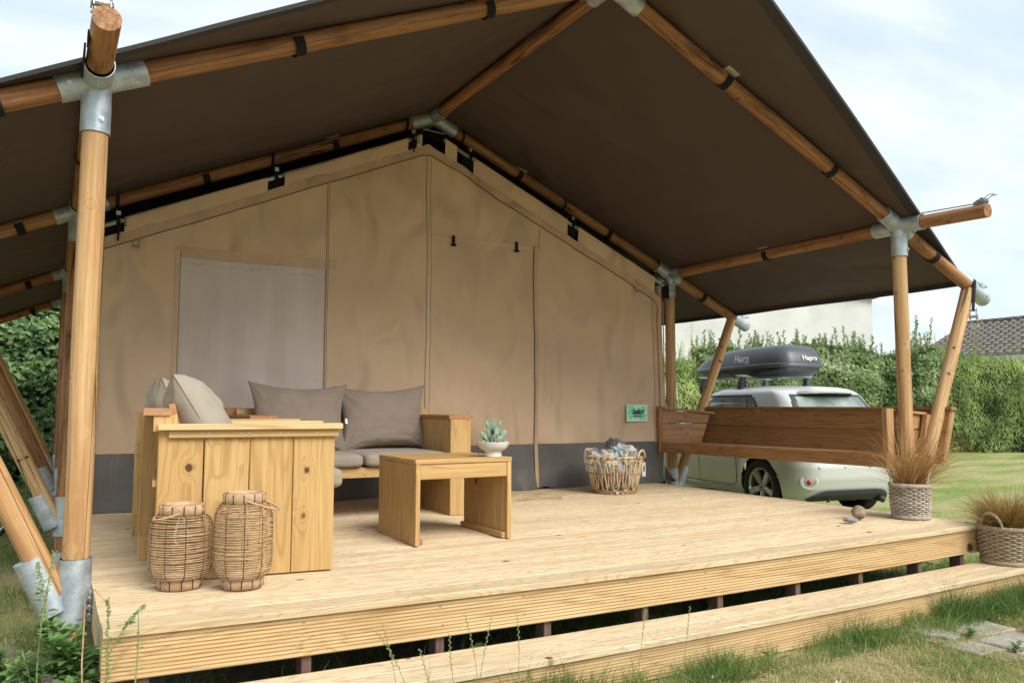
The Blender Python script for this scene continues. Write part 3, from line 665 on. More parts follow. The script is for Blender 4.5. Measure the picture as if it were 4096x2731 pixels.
part('webbing', MB().tube([(XR, 0.15, ZN+0.048), (XR, 0.75, ZN+0.075)], 0.004, 4), M['black'], cp, mw=I4)
ratchet(Matrix.Translation((XL-0.01, 0.40, ZN+0.065+0.05)) @ Matrix.Rotation(R(180), 4, 'Z') @ Matrix.Scale(1.4, 4))
part('webbing', MB().box(XL-0.066, XL-0.058, 0.44, 0.80, ZN-0.02, ZN+0.02).box(XL-0.056, XL-0.050, 0.36, 0.44, ZN+0.0, ZN+0.045), M['black'], cp, mw=I4)
for fy in FY[:2]:
    ex = XR+EX
    dr = Vector((EX, 0, EZ)).normalized()
    a = Vector((ex, fy, ZN+EZ))+dr*0.08+Vector((0.02, 0, 0.062))
    ratchet(frame(a, (0, -1, 0), dr))
    if fy < 1:
        a = Vector((ex-0.045, fy-0.058, ZN+EZ-0.20)); ratchet(frame(a, (0.3, -0.95, 0.0), (-0.15, 0, -1)) @ Matrix.Scale(1.1, 4))
        part('webbing', MB().box(-0.021, 0.021, -0.003, 0.003, -0.14, 0.14), M['black'], cp, mw=frame((ex-0.028, fy-0.062, ZN+EZ-0.085), (1, 0.1, 0), (0, -1, 0)) @ Matrix.Rotation(R(-12), 4, 'Y'))

# ------------------------------------------------------------ inner tent
it = thing('inner_tent', 'tan canvas front wall of the tent with grey skirt and film window', 'tent', (2.7, 3.4, G))
WY = 3.40
def zl(x, zp, xp=2.70): return zp-0.44*abs(x-xp)
def fold(x, z):
    d = 0.028*noise.noise((x*0.9, z*0.7, 2.0))+0.028*noise.noise((x*2.2+z*0.8, z*0.9, 7.0))
    door = max(0, 1-abs(x-3.25)/0.75)
    a = (x*0.55+z*1.0)
    d += door*0.042*math.sin(a*9+3*noise.noise((x*1.2, z*1.2, 4)))*(0.35+0.65*noise.noise((x*1.7, z*1.3, 11)))
    d += 0.012*noise.noise((x*5, z*1.0, 3.3))+0.004*noise.noise((x*4+z*5, z*4-x*2, 13.3))
    # drag lines under the roof band
    dz = max(0, 1-abs(zl(x, 3.075)-z)/0.5)
    d += 0.018*dz*noise.noise((x*7-z*2, z*1.0+x*2, 17))
    d += 0.018*noise.noise(((x+z)*3.2, (x-z)*0.9, 41))*max(0, 1-z/1.9)
    return d
def canvas(x0, x1, z0f, z1f, off=0.0, mat='canvas', name='canvas_panel', nx=None, nz=40, label=None, mesh_only=False):
    nx = nx or max(6, int((x1-x0)/0.035)); mb = MB()
    def fn(a, b):
        x = x0+(x1-x0)*a; za = z0f(x) if callable(z0f) else z0f; zb = z1f(x) if callable(z1f) else z1f
        z = za+(zb-za)*b; return (x, WY-off-fold(x, z), z)
    mb.grid(fn, nx, nz); mb.f = [tuple(reversed(f)) for f in mb.f]
    return part(name, mb, M[mat], it, mw=I4, smooth=True, label=label)
WX0, WX1 = 0.105, 5.43
zb_ = 0.40
top2 = lambda x: min(zl(x, 3.085), 1.955 if x > 5.38 else 9)
canvas(WX0, 0.63, zb_, top2); canvas(0.63, 1.785, 1.945, top2, nz=30); canvas(0.63, 1.785, zb_, 0.75, nz=10)
canvas(1.785, 2.70, zb_, top2, nx=28, nz=70); canvas(2.70, 3.848, zb_, top2, nx=40, nz=90, label='tan door panel between the middle seam and the zip'); canvas(3.848, 5.43, zb_, top2, nx=50, nz=70)
canvas(0.63, 1.785, 0.75, 1.945, -0.006, 'film', 'window_film', nx=30, nz=30, label='large pale film window')
for (a, b, c_, d_) in ((0.60, 0.635, 0.72, 1.98), (1.778, 1.792, 0.72, lambda x: zl(x, 3.06)), (2.695, 2.735, zb_, lambda x: zl(x, 3.05))):
    canvas(a, b, c_, d_, 0.004, 'canvas', 'seam_strip', nx=3, nz=50)
    zt_ = d_(b) if callable(d_) else d_
    for xe in (a, b):
        if xe == 0.60: continue
        part('seam_line', MB().tube([(xe, WY-0.004-fold(xe, z), z) for z in np.linspace(c_, zt_, 60)], 0.0022, 4), M['seamcol'], it, mw=I4, smooth=True)
canvas(0.60, 1.86, lambda x: 1.93+0.0*x, lambda x: 2.015, 0.003, 'canvas_band', 'window_header', nz=4)
canvas(2.72, 3.85, lambda x: 2.295, lambda x: 2.33, 0.004, 'canvas', 'door_header', nz=3)
# creases in the film, pale tubes standing in for their highlights
for k in range(5):
    x0 = 0.66+0.22*k+random.uniform(-.03, .03); mb = MB()
    pts = [(x0+0.03*i, WY-0.001-fold(x0+0.03*i, 1.86), 1.885-0.012*math.sin(i*0.5+k)-0.006*k+0.004*noise.noise((i, k, 1))) for i in range(8)]
    mb.tube(pts, [0.0004, 0.003, 0.006, 0.005, 0.003, 0.0045, 0.002, 0.0004], 5); part('film_crease_highlight', mb, M['fold'], it, mw=I4, smooth=True)
# roof band and piping
canvas(WX0, 2.70, lambda x: zl(x, 3.075), lambda x: zl(x, 3.165), 0.008, 'canvas_band', 'roof_band', nz=3)
canvas(2.70, 5.31, lambda x: zl(x, 3.075), lambda x: zl(x, 3.165), 0.008, 'canvas_band', 'roof_band', nz=3)
pts = [(x, WY-0.012-fold(x, zl(x, 3.075)), zl(x, 3.075)) for x in np.linspace(WX0, 5.27, 60)]
pts += [(5.30, WY-0.012, 1.925), (5.335, WY-0.012, 1.90), (5.36, WY-0.012, 1.86), (5.368, WY-0.012, 1.80)]+[(5.37+0.0*k, WY-0.010-fold(5.37, z), z) for k, z in enumerate(np.linspace(1.7, 0.45, 24))]
part('piping', MB().tube(pts, 0.0038, 6), M['piping'], it, mw=I4, smooth=True)
canvas(5.31, 5.435, 0.42, lambda x: 2.045-1.0*(x-5.31) if x < 5.37 else 1.985-0.8*(x-5.37), 0.006, 'canvas_band', 'corner_band', nx=8, nz=40)
# door flap over the zip
mb = MB().grid(lambda a, b: (3.842+0.028*math.sin(a*math.pi)*0.5+0.03*a, WY-0.004-0.016*math.sin(a*math.pi)-fold(3.85, 2.34*b), 0.02+2.33*b), 6, 60); mb.f = [tuple(reversed(f)) for f in mb.f]
part('zip_flap', mb, M['canvas_band'], it, mw=I4, smooth=True)
part('zip', MB().tube([(3.838, WY-0.008-fold(3.84, z), z) for z in np.linspace(0.02, 2.34, 50)], 0.004, 5), M['piping'], it, mw=I4)
part('seam_line', MB().tube([(3.905, WY-0.003-fold(3.9, z), z) for z in np.linspace(2.3, 2.52, 8)], 0.002, 4), M['piping'], it, mw=I4)
# skirt
def skirt_y(x, z):
    q_ = max(0, 1-z/0.42); d = fold(x, z)+q_**0.5*(0.026*noise.noise((x*1.3+z, z*2.5-x, 31))+0.014*noise.noise((x*3, z*4+x*2, 33)))
    k = max(0, 1-z/0.2); cur = max(0, 1-abs(x-3.75)/0.45)
    return WY-0.006-d-0.05*k*cur*(0.6+0.6*math.sin(x*14))-0.015*k*abs(noise.noise((x*4, 0, 5)))
for a, b in ((WX0, 1.785), (1.785, 2.70), (2.70, 3.845), (3.85, 5.43)):
    mb = MB()
    def fn(u, v_):
        x = a+(b-a)*u; lift = 0.022*max(0, 1-abs(x-3.95)/0.12) if b > 3.8 else 0
        z = 0.004+lift+(0.425-lift)*v_; return (x, skirt_y(x, z), z)
    mb.grid(fn, int((b-a)/0.025), 20); mb.f = [tuple(reversed(f)) for f in mb.f]
    part('skirt', mb, M['skirt'], it, mw=I4, smooth=True)
for x in (0.22, 3.70, 3.99, 5.26):
    mb = MB()
    for dx in (0, 0.035): mb.tube([(x+dx, skirt_y(x+dx, z)-0.0015, z) for z in np.linspace(0.17, 0.42, 12)], 0.0011, 4)
    mb.tube([(x, skirt_y(x, 0.17)-0.002, 0.17), (x+0.035, skirt_y(x+0.035, 0.17)-0.002, 0.17)], 0.0011, 4); part('stitching', mb, M['stitch'], it, mw=I4)
part('loose_corner', MB().grid(lambda a, b: (5.43+0.15*a-0.05*a*b, WY-0.02-0.03*math.sin(a*3.1)-0.08*a*b, 0.004+0.16*(1-a)**3*b+0.02*b), 12, 8), M['skirt'], it, mw=I4, smooth=True)
part('canvas_edge', MB().tube([(5.435, WY-0.02, 1.9), (5.44, WY-0.02, 0.4), (5.45, WY-0.03, 0.15), (5.52, WY-0.06, 0.04), (5.62, WY-0.09, 0.02)], 0.006, 6), M['canvas_band'], it, mw=I4, smooth=True)
# pole sleeve with cut-outs
cut = [0.167, 1.342, 2.567, 3.094, 4.281, 5.43]
def sleeve_part(x0, x1):
    xp = 2.75; mb = MB()
    def fn(a, b):
        x = x0+(x1-x0)*a; zt = zl(x, 3.298, xp); zb = zl(x, 3.155)
        if b < 0.6: z = zb+(zt-0.02-zb)*b/0.6; y = WY-0.012-0.012*math.sin(b*2.5)-0.4*fold(x, z)
        else:
            an = (b-0.6)/0.4*math.pi; z = zt-0.02+0.022*math.sin(an); y = WY+0.0-0.026*math.cos(an)
        return (x, y, z)
    mb.grid(fn, max(3, int((x1-x0)/0.05)), 14); mb.f = [tuple(reversed(f)) for f in mb.f]
    part('pole_sleeve', mb, M['canvas'], it, mw=I4, smooth=True)
for a, b in ((0.235, 1.275), (1.41, 2.50), (2.585, 2.635), (2.865, 2.985), (3.16, 4.215), (4.345, 5.33)): sleeve_part(a, b)
part('sleeve_tube', MB().tube([(0.06, WY, zl(0.06, 3.276, 2.75)), (2.60, WY, zl(2.60, 3.276, 2.75))], 0.0165, 12), M['galv'], it, mw=I4, smooth=True)
part('sleeve_tube', MB().tube([(2.90, WY, zl(2.90, 3.276, 2.75)), (5.46, WY, zl(5.46, 3.276, 2.75))], 0.0165, 12), M['galv'], it, mw=I4, smooth=True)
# hanging straps with cam buckles
for x in (2.545, 1.342, 0.19, 3.12, 4.281, 5.50):
    p = on_rafter(x, 3.57); zt = zl(x, 3.276, 2.75); sgn = 1 if x > XM else -1
    mb = MB(); w = 0.0125
    loopp = []
    for k in range(11):
        th = math.pi*(1.0-k/10*1.0); loopp.append((p[1]-0.062*math.sin(th)*1.0, p[2]+0.062*math.cos(th)*-1))
    prof = loopp+[(WY-0.018, zt+0.05), (WY-0.022, zt), (WY-0.024, zt-0.03)]
    V = []; Fs = []
    for k, (yy, zz) in enumerate(prof): V += [(x-w, yy, zz), (x+w, yy, zz)]
    Fs = [(2*k, 2*k+1, 2*k+3, 2*k+2) for k in range(len(prof)-1)]
    mb.add(V, Fs)
    tl = random.uniform(0.06, 0.16)
    mb.add([(x-w*0.6+0.01, WY-0.03, zt), (x+w*0.6+0.01, WY-0.03, zt), (x+w*0.6-0.003*sgn, WY-0.034, zt-tl), (x-w*0.6-0.003*sgn, WY-0.034, zt-tl)], [(0, 1, 2, 3)])
    mb.tube([(x+0.015, WY-0.028, zt+0.03), (x+0.05, WY-0.03, zt+0.02), (x+0.055, WY-0.03, zt-0.03), (x+0.025, WY-0.03, zt-0.045)], 0.0035, 5)
    o = part('hanging_strap', mb, M['black'], it, mw=I4, smooth=False)
    part('buckle', MB().box(-0.016, 0.016, -0.006, 0.004, -0.016, 0.016).box(-0.011, 0.011, -0.012, -0.006, -0.004, 0.014), M['steel'], o, mw=Matrix.Translation((x, WY-0.025, zt+0.062)))
    part('notch_shade', MB().box(x-0.066, x+0.066, WY+0.03, WY+0.034, zt-0.115, zt+0.02), M['inner_shade'], it, mw=I4)  # dark strip added as the shade behind the cut-out
for x, z in ((2.966, 2.315), (3.623, 2.32)):
    mb = MB().box(x-0.011, x+0.011, WY-0.03-fold(x, z), WY-0.014-fold(x, z), z-0.055, z+0.035).box(x-0.024, x+0.024, WY-0.034-fold(x, z), WY-0.012-fold(x, z), z-0.062, z-0.045); part('toggle', mb, M['black'], it, mw=I4)
for x, z in ((0.316, 1.985), (5.10, 2.01)):
    yy = WY-0.012-fold(x, z); part('ring_tab', MB().box(x-0.016, x+0.016, yy-0.004, yy, z-0.01, z+0.03), M['canvas_band'], it, mw=I4)
    part('metal_ring', MB().tube([(x-0.02, yy-0.006, z-0.008), (x-0.02, yy-0.008, z-0.022), (x-0.008, yy-0.009, z-0.032), (x+0.008, yy-0.009, z-0.032), (x+0.02, yy-0.008, z-0.022), (x+0.02, yy-0.006, z-0.008)], 0.0035, 6, closed=True), M['steel'], it, mw=I4, smooth=True)
# body of the inner tent behind the front wall
mb = MB()
for s_, xo in ((0, WX0), (1, 5.43)):
    mb.add([(xo, WY, 0), (xo, 9.3, 0), (xo, 9.3, zl(xo, 3.26, 2.75)), (xo, WY, zl(xo, 3.26, 2.75))], [(0, 1, 2, 3)])
mb.add([(WX0, 9.3, 0), (5.43, 9.3, 0), (5.43, 9.3, 2.08), (2.75, 9.3, 3.26), (WX0, 9.3, 2.08)], [(0, 1, 2, 3, 4)])
part('side_walls', mb, M['canvas'], it, mw=I4)
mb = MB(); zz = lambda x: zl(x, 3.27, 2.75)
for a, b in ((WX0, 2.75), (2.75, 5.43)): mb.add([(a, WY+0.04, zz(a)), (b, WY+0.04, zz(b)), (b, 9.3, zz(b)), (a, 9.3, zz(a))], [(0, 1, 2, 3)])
mb.add([(WX0, 4.0, zz(WX0)), (2.75, 4.0, zz(2.75)), (2.75, 4.0, zz(2.75)+0.23), (WX0, 4.0, zz(WX0)+0.23)], [(0, 1, 2, 3)]); mb.add([(5.43, 4.0, zz(5.43)), (2.75, 4.0, zz(2.75)), (2.75, 4.0, zz(2.75)+0.23), (5.43, 4.0, zz(5.43)+0.23)], [(0, 1, 2, 3)])  # upright dark sheets added as the shade between inner roof and fly
part('inner_roof_and_shade', mb, M['inner_shade'], it, mw=I4)
part('inner_floor', MB().box(WX0, 5.43, WY+0.06, 9.3, -0.03, -0.002), M['skirt'], it, mw=I4)

# sign on the canvas
def text_mesh(txt, size, shear=0.0, bold=0.0, name='lettering', mat=None, extrude=0.0, space=1.0):
    cu = bpy.data.curves.new('t', 'FONT'); cu.body = txt; cu.size = size; cu.shear = shear; cu.offset = bold; cu.extrude = extrude
    cu.align_x = 'CENTER'; cu.align_y = 'CENTER'; cu.space_character = space; cu.resolution_u = 3
    ob = bpy.data.objects.new('t', cu); C.objects.link(ob); dg = bpy.context.evaluated_depsgraph_get()
    me = bpy.data.meshes.new_from_object(ob.evaluated_get(dg)); bpy.data.objects.remove(ob); bpy.data.curves.remove(cu)
    me.name = name; me.materials.clear(); me.materials.append(mat); return me
sx, sz = 5.055, 0.722; sy = WY-0.02-fold(sx, sz)
sg = thing('sign', 'small green sign with leaf pattern and dark lettering on the tan canvas', 'sign', (sx, sy-0.004, sz))
part('board', MB().box(-0.133, 0.133, -0.002, 0.012, -0.086, 0.086), M['signgreen'], sg, local=I4)
mb = MB()
def frond(ox, oy, ang, L):
    d = Vector((math.cos(ang), math.sin(ang))); nrm = Vector((-d.y, d.x))
    for k in range(14):
        t = 0.1+0.9*k/14; p = Vector((ox, oy))+d*L*t
        for sg_ in (-1, 1):
            ll = L*0.42*math.sin(math.pi*min(1, 0.25+0.75*(1-t)))+0.01; q = p+(d*0.75+nrm*sg_*0.8).normalized()*ll; w = (nrm*0.35-d*sg_*0.0).normalized()*0.0042
            w = Vector((-(q-p).y, (q-p).x)).normalized()*0.0044; m_ = p+(q-p)*0.5
            P = [p, m_+w, q, m_-w]
            if all(abs(a.x) < 0.13 and abs(a.y) < 0.083 for a in P): mb.add([(a.x, -0.0023-0.000008*len(mb.f), a.y) for a in P], [(0, 1, 2, 3)])
for a in ((-0.128, -0.08, 0.85, 0.15), (0.125, -0.082, 2.5, 0.15), (-0.125, 0.03, 0.95, 0.11), (0.125, 0.08, 3.9, 0.16), (-0.03, 0.08, 3.7, 0.11), (0.06, 0.082, 5.2, 0.12), (-0.12, -0.03, -0.3, 0.1), (0.02, -0.08, 0.3, 0.12)): frond(*a)
part('leaf_print', mb, M['signleaf'], sg, local=I4)
RX = Matrix.Rotation(R(90), 4, 'X')
link('lettering', text_mesh('Safari', 0.068, 0.35, 0.0022, 'lettering', M['ink']), sg, local=Matrix.Translation((0.0, -0.0085, 0.014)) @ RX)
link('lettering', text_mesh('LODGE TENT', 0.0185, 0, 0.0008, 'lettering', M['ink'], space=1.05), sg, local=Matrix.Translation((0.004, -0.0085, -0.034)) @ RX)
part('underline', MB().box(-0.068, 0.062, -0.009, -0.0075, -0.0155, -0.0125), M['ink'], sg, local=I4)

# ------------------------------------------------------------ side bench between posts and struts
bn = thing('side_bench', 'brown stained plank bench along the right deck edge, between post and strut', 'bench', (5.75, 2.2, G))
def wplank(name, par, c, xd, yd, L, Wd, T, mat, ch=0.003, label=None): return link(name, plank_mesh(L, Wd, T, mat, ch), par, mw=frame(c, xd, yd), label=label)
wplank('front_board', bn, (5.425, 2.10, 0.368), (-0.13, 2.52, 0), (0, 0, 1), 2.56, 0.105, 0.032, M['bench'])
for k in range(3): wplank('seat_board', bn, (5.52+0.165*k, 2.1, 0.395), (-0.02, 1, 0), (1, 0.02, 0), 2.5, 0.16, 0.028, M['bench'])
d = Vector((0.13, 0, 0.39)).normalized()
b0 = Vector((6.055, 0, 0.40))
wplank('back_board', bn, b0+d*0.095+Vector((0, 2.165, 0)), (0, 1, 0), d, 2.90, 0.19, 0.028, M['bench']); wplank('back_board', bn, b0+d*0.29+Vector((0, 2.165, 0)), (0, 1, 0), d, 2.90, 0.19, 0.028, M['bench'])
wplank('back_cap', bn, b0+d*0.396+Vector((0.0, 2.165, 0.0)), (0, 1, 0), (1, 0, 0), 2.94, 0.075, 0.026, M['bench'])
wplank('back_rail', bn, b0+d*(-0.01)+Vector((0.0, 2.165, -0.03)), (0, 1, 0), d, 2.88, 0.06, 0.03, M['bench'])
wplank('back_end_post', bn, b0+d*0.16+Vector((0.03, 0.73, 0.0)), d, (0, 1, 0), 0.42, 0.03, 0.05, M['bench_light'])
# far end panel
def trap(name, y, z0, z1, xa0, xa1, xb0, xb1, mat, T=0.026):
    """board in an x-z plane: left edge xa(z), right edge xb(z)"""
    mb = MB(); V = [(xa0, y-T/2, z0), (xb0, y-T/2, z0), (xb1, y-T/2, z1), (xa1, y-T/2, z1)]; V += [(a, y+T/2, c_) for a, b, c_ in V]
    mb.add(V, [(0, 1, 2, 3), (7, 6, 5, 4), (0, 4, 5, 1), (1, 5, 6, 2), (2, 6, 7, 3), (3, 7, 4, 0)])
    cx_ = (xa0+xb1)/2; cz = (z0+z1)/2; mb.xform(Matrix.Translation((-cx_, -y, -cz))); return part(name, mb, mat, bn, mw=Matrix.Translation((cx_, y, cz)))
trap('end_board', 3.355, 0.405, 0.607, 5.385, 5.375, 5.92, 6.00, M['bench_mid']); trap('end_board', 3.355, 0.615, 0.735, 5.375, 5.375, 6.005, 6.06, M['bench_mid'])
wplank('end_cap', bn, (5.72, 3.345, 0.750), (1, 0, -0.085), (0, 1, 0), 0.74, 0.06, 0.022, M['bench_mid']); wplank('end_post', bn, (5.35, 3.37, 0.55), (0, 0, 1), (0, 1, 0), 0.48, 0.075, 0.05, M['bench'])
trap('end_board', 0.90, 0.425, 0.60, 5.56, 5.56, 6.06, 6.11, M['bench']); trap('end_board', 0.90, 0.61, 0.735, 5.56, 5.56, 6.115, 6.15, M['bench_light'])
wplank('end_post', bn, (5.565, 0.862, 0.54), (0, 0, 1), (1, 0, 0), 0.47, 0.085, 0.045, M['bench_light'], label='pale upright at the near end of the bench')
wplank('end_post', bn, (6.00, 0.845, 0.50), (0.12, 0, 0.5), (1, 0, -0.2), 0.46, 0.07, 0.045, M['bench_light'])
wplank('end_cap', bn, (5.84, 0.885, 0.748), (1, 0, -0.07), (0, 1, 0), 0.46, 0.05, 0.022, M['bench_light'])
part('hook', MB().tube([(5.60, 1.02, 0.40), (5.585, 1.02, 0.43), (5.58, 1.0, 0.455), (5.585, 0.985, 0.465)], 0.004, 6), M['steel'], bn, mw=I4)

# ------------------------------------------------------------ sofas
S = M['sofa']; SE = M['sofa_end']; M['sofa_pink'] = wood('pinkish_cap_wood', (0.52, 0.31, 0.17), (0.44, 0.235, 0.115), (0.30, 0.14, 0.06), ring=16, knots=0.2)
ls = thing('sofa', 'larch plank sofa seen from its end, four wide planks under a flat armrest', 'sofa', (0.231, 0.739, 0), R(-6.2))
for pi_, (yo, xo) in enumerate(((0.0, 0.0), (0.66, 0.03), (1.46, 0.03))):
    for k in range(4):
        wd = 0.195 if k else 0.19
        plank('side_plank', ls, (xo+0.0985*1+0.1985*k, yo+0.014, 0.335), (0, 0, 1), (1, 0, 0), 0.67, wd, 0.028, S, 0.004)
    plank('arm_board', ls, (xo+0.41, yo+0.02 if pi_ else yo+0.0, 0.684), (1, 0, 0), (0, 1, 0), 0.82, 0.11 if pi_ else 0.10, 0.028, M['sofa_pale'], 0.003)
    st_ = plank('arm_strip', ls, (xo+0.425, yo-0.012, 0.652), (1, 0, 0), (0, 0, 1), 0.76, 0.034, 0.024, S, 0.003)
    if pi_ == 0:
        for x in (0.075, 0.185, 0.215, 0.355, 0.39, 0.53, 0.565, 0.70): link('screw', scr_me, st_, mw=WM[ls.name] @ Matrix.Translation((x, -0.0245, 0.652)) @ Matrix.Rotation(R(90), 4, 'X'))
# back frame of the sofa
for yo, xo in ((0.03, 0.0),): plank('back_support', ls, (0.03, 0.035, 0.70), (0, 0, 1), (1, 0, 0), 0.075, 0.10, 0.028, S)
for yo, xo in ((0.64, -0.075), (1.50, -0.125)):
    plank('back_post', ls, (xo+0.06, yo, 0.37), (0, 0, 1), (1, 0, 0), 0.74, 0.12, 0.028, S); plank('foot_block', ls, (xo+0.05, yo-0.03, 0.06), (0, 0, 1), (1, 0, 0), 0.12, 0.1, 0.03, S)
plank('back_cap', ls, (-0.005, 0.77, 0.752), (0, 1, 0), (1, 0, 0), 1.52, 0.115, 0.034, M['sofa_pink'])
dB = Vector((-0.24, 0, 1)).normalized()
for k in range(2): plank('backrest_board', ls, Vector((0.147, 0.79, 0.40))+dB*(0.11+0.195*k), (0, 1, 0), dB, 1.5, 0.19, 0.028, SE if k else S)
plank('seat_rail', ls, (0.03, 0.78, 0.43), (0, 1, 0), (1, 0, 0), 1.5, 0.09, 0.03, S); plank('seat_rail', ls, (0.74, 0.78, 0.31), (0, 1, 0), (0, 0, 1), 1.5, 0.09, 0.03, S)
for k in range(5): plank('seat_slat', ls, (0.20+0.12*k, 0.78, 0.345), (0, 1, 0), (1, 0, 0), 1.5, 0.09, 0.02, S)

bs = thing('sofa', 'larch plank sofa facing out with its back to the canvas wall', 'sofa', (0.93, 2.17, 0), R(-1.5))
for xo in (0.0, 1.405):
    for k in range(4): plank('side_plank', bs, (xo+0.014, 0.10+0.196*k, 0.345), (0, 0, 1), (0, 1, 0), 0.69, 0.193, 0.028, S)
    for k in range(4): plank('side_plank', bs, (xo+0.15, 0.10+0.196*k, 0.345), (0, 0, 1), (0, 1, 0), 0.69, 0.193, 0.028, S)
    plank('front_plank', bs, (xo+0.082, -0.014, 0.345), (0, 0, 1), (1, 0, 0), 0.69, 0.163, 0.028, S)
    plank('arm_board', bs, (xo+0.082, 0.38, 0.705), (0, 1, 0), (1, 0, 0), 0.82, 0.19 if xo else 0.17, 0.028, SE)
    f_ = bs
    for dx, z in ((0.015, 0.63), (0.15, 0.62), (0.015, 0.08)): link('screw', scr_me, bs, mw=WM[bs.name] @ Matrix.Translation((xo+dx, -0.0285, z)) @ Matrix.Rotation(R(90), 4, 'X'))
plank('apron', bs, (0.79, 0.03, 0.325), (1, 0, 0), (0, 0, 1), 1.24, 0.07, 0.028, S)
for k in range(6): plank('seat_slat', bs, (0.79, 0.09+0.12*k, 0.352), (1, 0, 0), (0, 1, 0), 1.24, 0.09, 0.02, S)
for k in range(2): plank('backrest_board', bs, (0.79, 0.70+0.03*k, 0.50+0.18*k), (1, 0, 0), (0, 0.17, 1), 1.5, 0.17, 0.028, S)
for x in (-0.06, 1.3): plank('back_post', bs, (x+0.09, 0.80, 0.385), (0, 0, 1), (1, 0, 0), 0.77, 0.12, 0.028, SE)

def rbox(Lx, Ly, Lz, r=0.03, seg=4, puff=0.0, seed=0, nx=24):
    """soft block: superellipsoid-like box on a subdivided cube"""
    bm = bmesh.new(); bmesh.ops.create_cube(bm, size=2.0); bmesh.ops.subdivide_edges(bm, edges=bm.edges[:], cuts=nx, use_grid_fill=True)
    h = Vector((Lx/2, Ly/2, Lz/2))
    for v in bm.verts:
        p = Vector((v.co.x*h.x, v.co.y*h.y, v.co.z*h.z))
        q = Vector([max(-(h[i]-r), min(h[i]-r, p[i])) for i in range(3)])
        d = p-q
        if d.length > 1e-6: p = q+d.normalized()*r
        e = (1-(p.x/h.x)**4)*(1-(p.y/h.y)**4)
        p.z += puff*e*(1 if p.z > 0 else -0.3)+0.004*noise.noise(p*9+Vector((seed, 0, 0)))*(1 if abs(p.z) > h.z*0.5 else 0.4)
        v.co = p
    me = bpy.data.meshes.new('cushion'); bm.to_mesh(me); bm.free(); me.shade_smooth(); return me
def soft(name, label, cat, size, mw, mat, group=None, r=0.035, puff=0.012, seed=0, cpts=True):
    me = rbox(*size, r=r, puff=puff, seed=seed, nx=18); me.materials.append(mat)
    o = link(name, me, None, mw); setprops(o, label, cat, group); return o
BSM = WM[bs.name]; LSM = WM[ls.name]
o = soft('seat_cushion', 'taupe seat cushion at the left end of the rear sofa', 'cushion', (0.60, 0.66, 0.088), BSM @ Matrix.Translation((0.463, 0.30, 0.408)), M['cushion2'], 'seat cushions on the sofas', seed=1)
soft('seat_cushion', 'taupe seat cushion at the right end of the rear sofa, behind the coffee table', 'cushion', (0.62, 0.66, 0.088), BSM @ Matrix.Translation((1.085, 0.30, 0.408)), M['cushion2'], 'seat cushions on the sofas', seed=2)
soft('seat_cushion', 'seat cushion whose rounded corner shows beside the near plank armrest', 'cushion', (0.67, 0.60, 0.10), LSM @ Matrix.Translation((0.515, 0.36, 0.425)), M['cushion2'], 'seat cushions on the sofas', seed=3)
soft('seat_cushion', 'seat cushion of the left sofa hidden behind the near one', 'cushion', (0.60, 0.74, 0.085), LSM @ Matrix.Translation((0.50, 1.07, 0.415)), M['cushion2'], 'seat cushions on the sofas', seed=4)
def pillow(Lx, Lz, T, seed, ear=0.09, wr=1.0, n=48):
    mb = MB()
    def fn(side):
        def f(a, b):
            u = 2*a-1; v = 2*b-1
            # denser sampling near the rim
            u = math.sin(u*math.pi/2); v = math.sin(v*math.pi/2)
            prof = max(0, (1-abs(u)**2.4))**0.55*max(0, (1-abs(v)**2.4))**0.55
            x = u*Lx/2*(1-ear*(1-v*v)*abs(u)**2); z = v*Lz/2*(1-ear*1.3*(1-u*u)*abs(v)**2)
            edge = 1-prof
            w = noise.noise((u*2.0+seed, v*1.7, side*3.0))*0.020+noise.noise((u*4+seed, v*5, side*7))*0.008*wr-0.004*max(0, 0.12-abs(noise.noise((u*2.6+seed, v*1.5+u, side*2.0))))/0.12
            # radial creases at the corners
            an = math.atan2(v-(1 if v > 0 else -1), u-(1 if u > 0 else -1)); rr = math.hypot(1-abs(u), 1-abs(v))
            cr_ = math.sin(an*13+seed+3*noise.noise((u*2, v*2, seed)))*math.exp(-rr*2.2)*0.016*wr
            y = side*(T/2*prof+(w+cr_)*prof**0.5)
            return (x, y, z+0.004*noise.noise((u*6, v*6, seed)))
        return f
    mb.grid(fn(-1), n, n); k = len(mb.f); mb.grid(fn(1), n, n); mb.f = mb.f[:k]+[tuple(reversed(f)) for f in mb.f[k:]]
    return mb
def pillow_seam(Lx, Lz, ear):
    mb = MB(); pts = []
    for s_ in range(4):
        for k in range(12):
            t = -1+2*k/12; t = math.sin(t*math.pi/2)
            u, v = ((t, 1), (1, -t), (-t, -1), (-1, t))[s_]
            pts.append((u*Lx/2*(1-ear*(1-v*v)*abs(u)**2), 0, v*Lz/2*(1-ear*1.3*(1-u*u)*abs(v)**2)))
    return mb.tube(pts, 0.0026, 5, closed=True)
def put_pillow(label, Lx, Lz, T, seed, mat, seam, mw, group, ear=0.09, tag=None):
    me = pillow(Lx, Lz, T, seed, ear).mesh('pillow', mat, True)
    root = bpy.data.objects.new('pillow', me); C.objects.link(root); root.matrix_world = mw; WM[root.name] = mw; setprops(root, label, 'pillow', group)
    part('seam', pillow_seam(Lx, Lz, ear), seam, root, local=I4, smooth=True)
    if tag: part('care_label', MB().box(-0.012, 0.012, -0.001, 0.001, -0.02, 0.02), M['white'], root, local=tag)
    return root
M['seam1'] = plain('taupe_seam', (0.17, 0.14, 0.115), 0.9); M['seam2'] = plain('beige_seam', (0.20, 0.165, 0.13), 0.9)
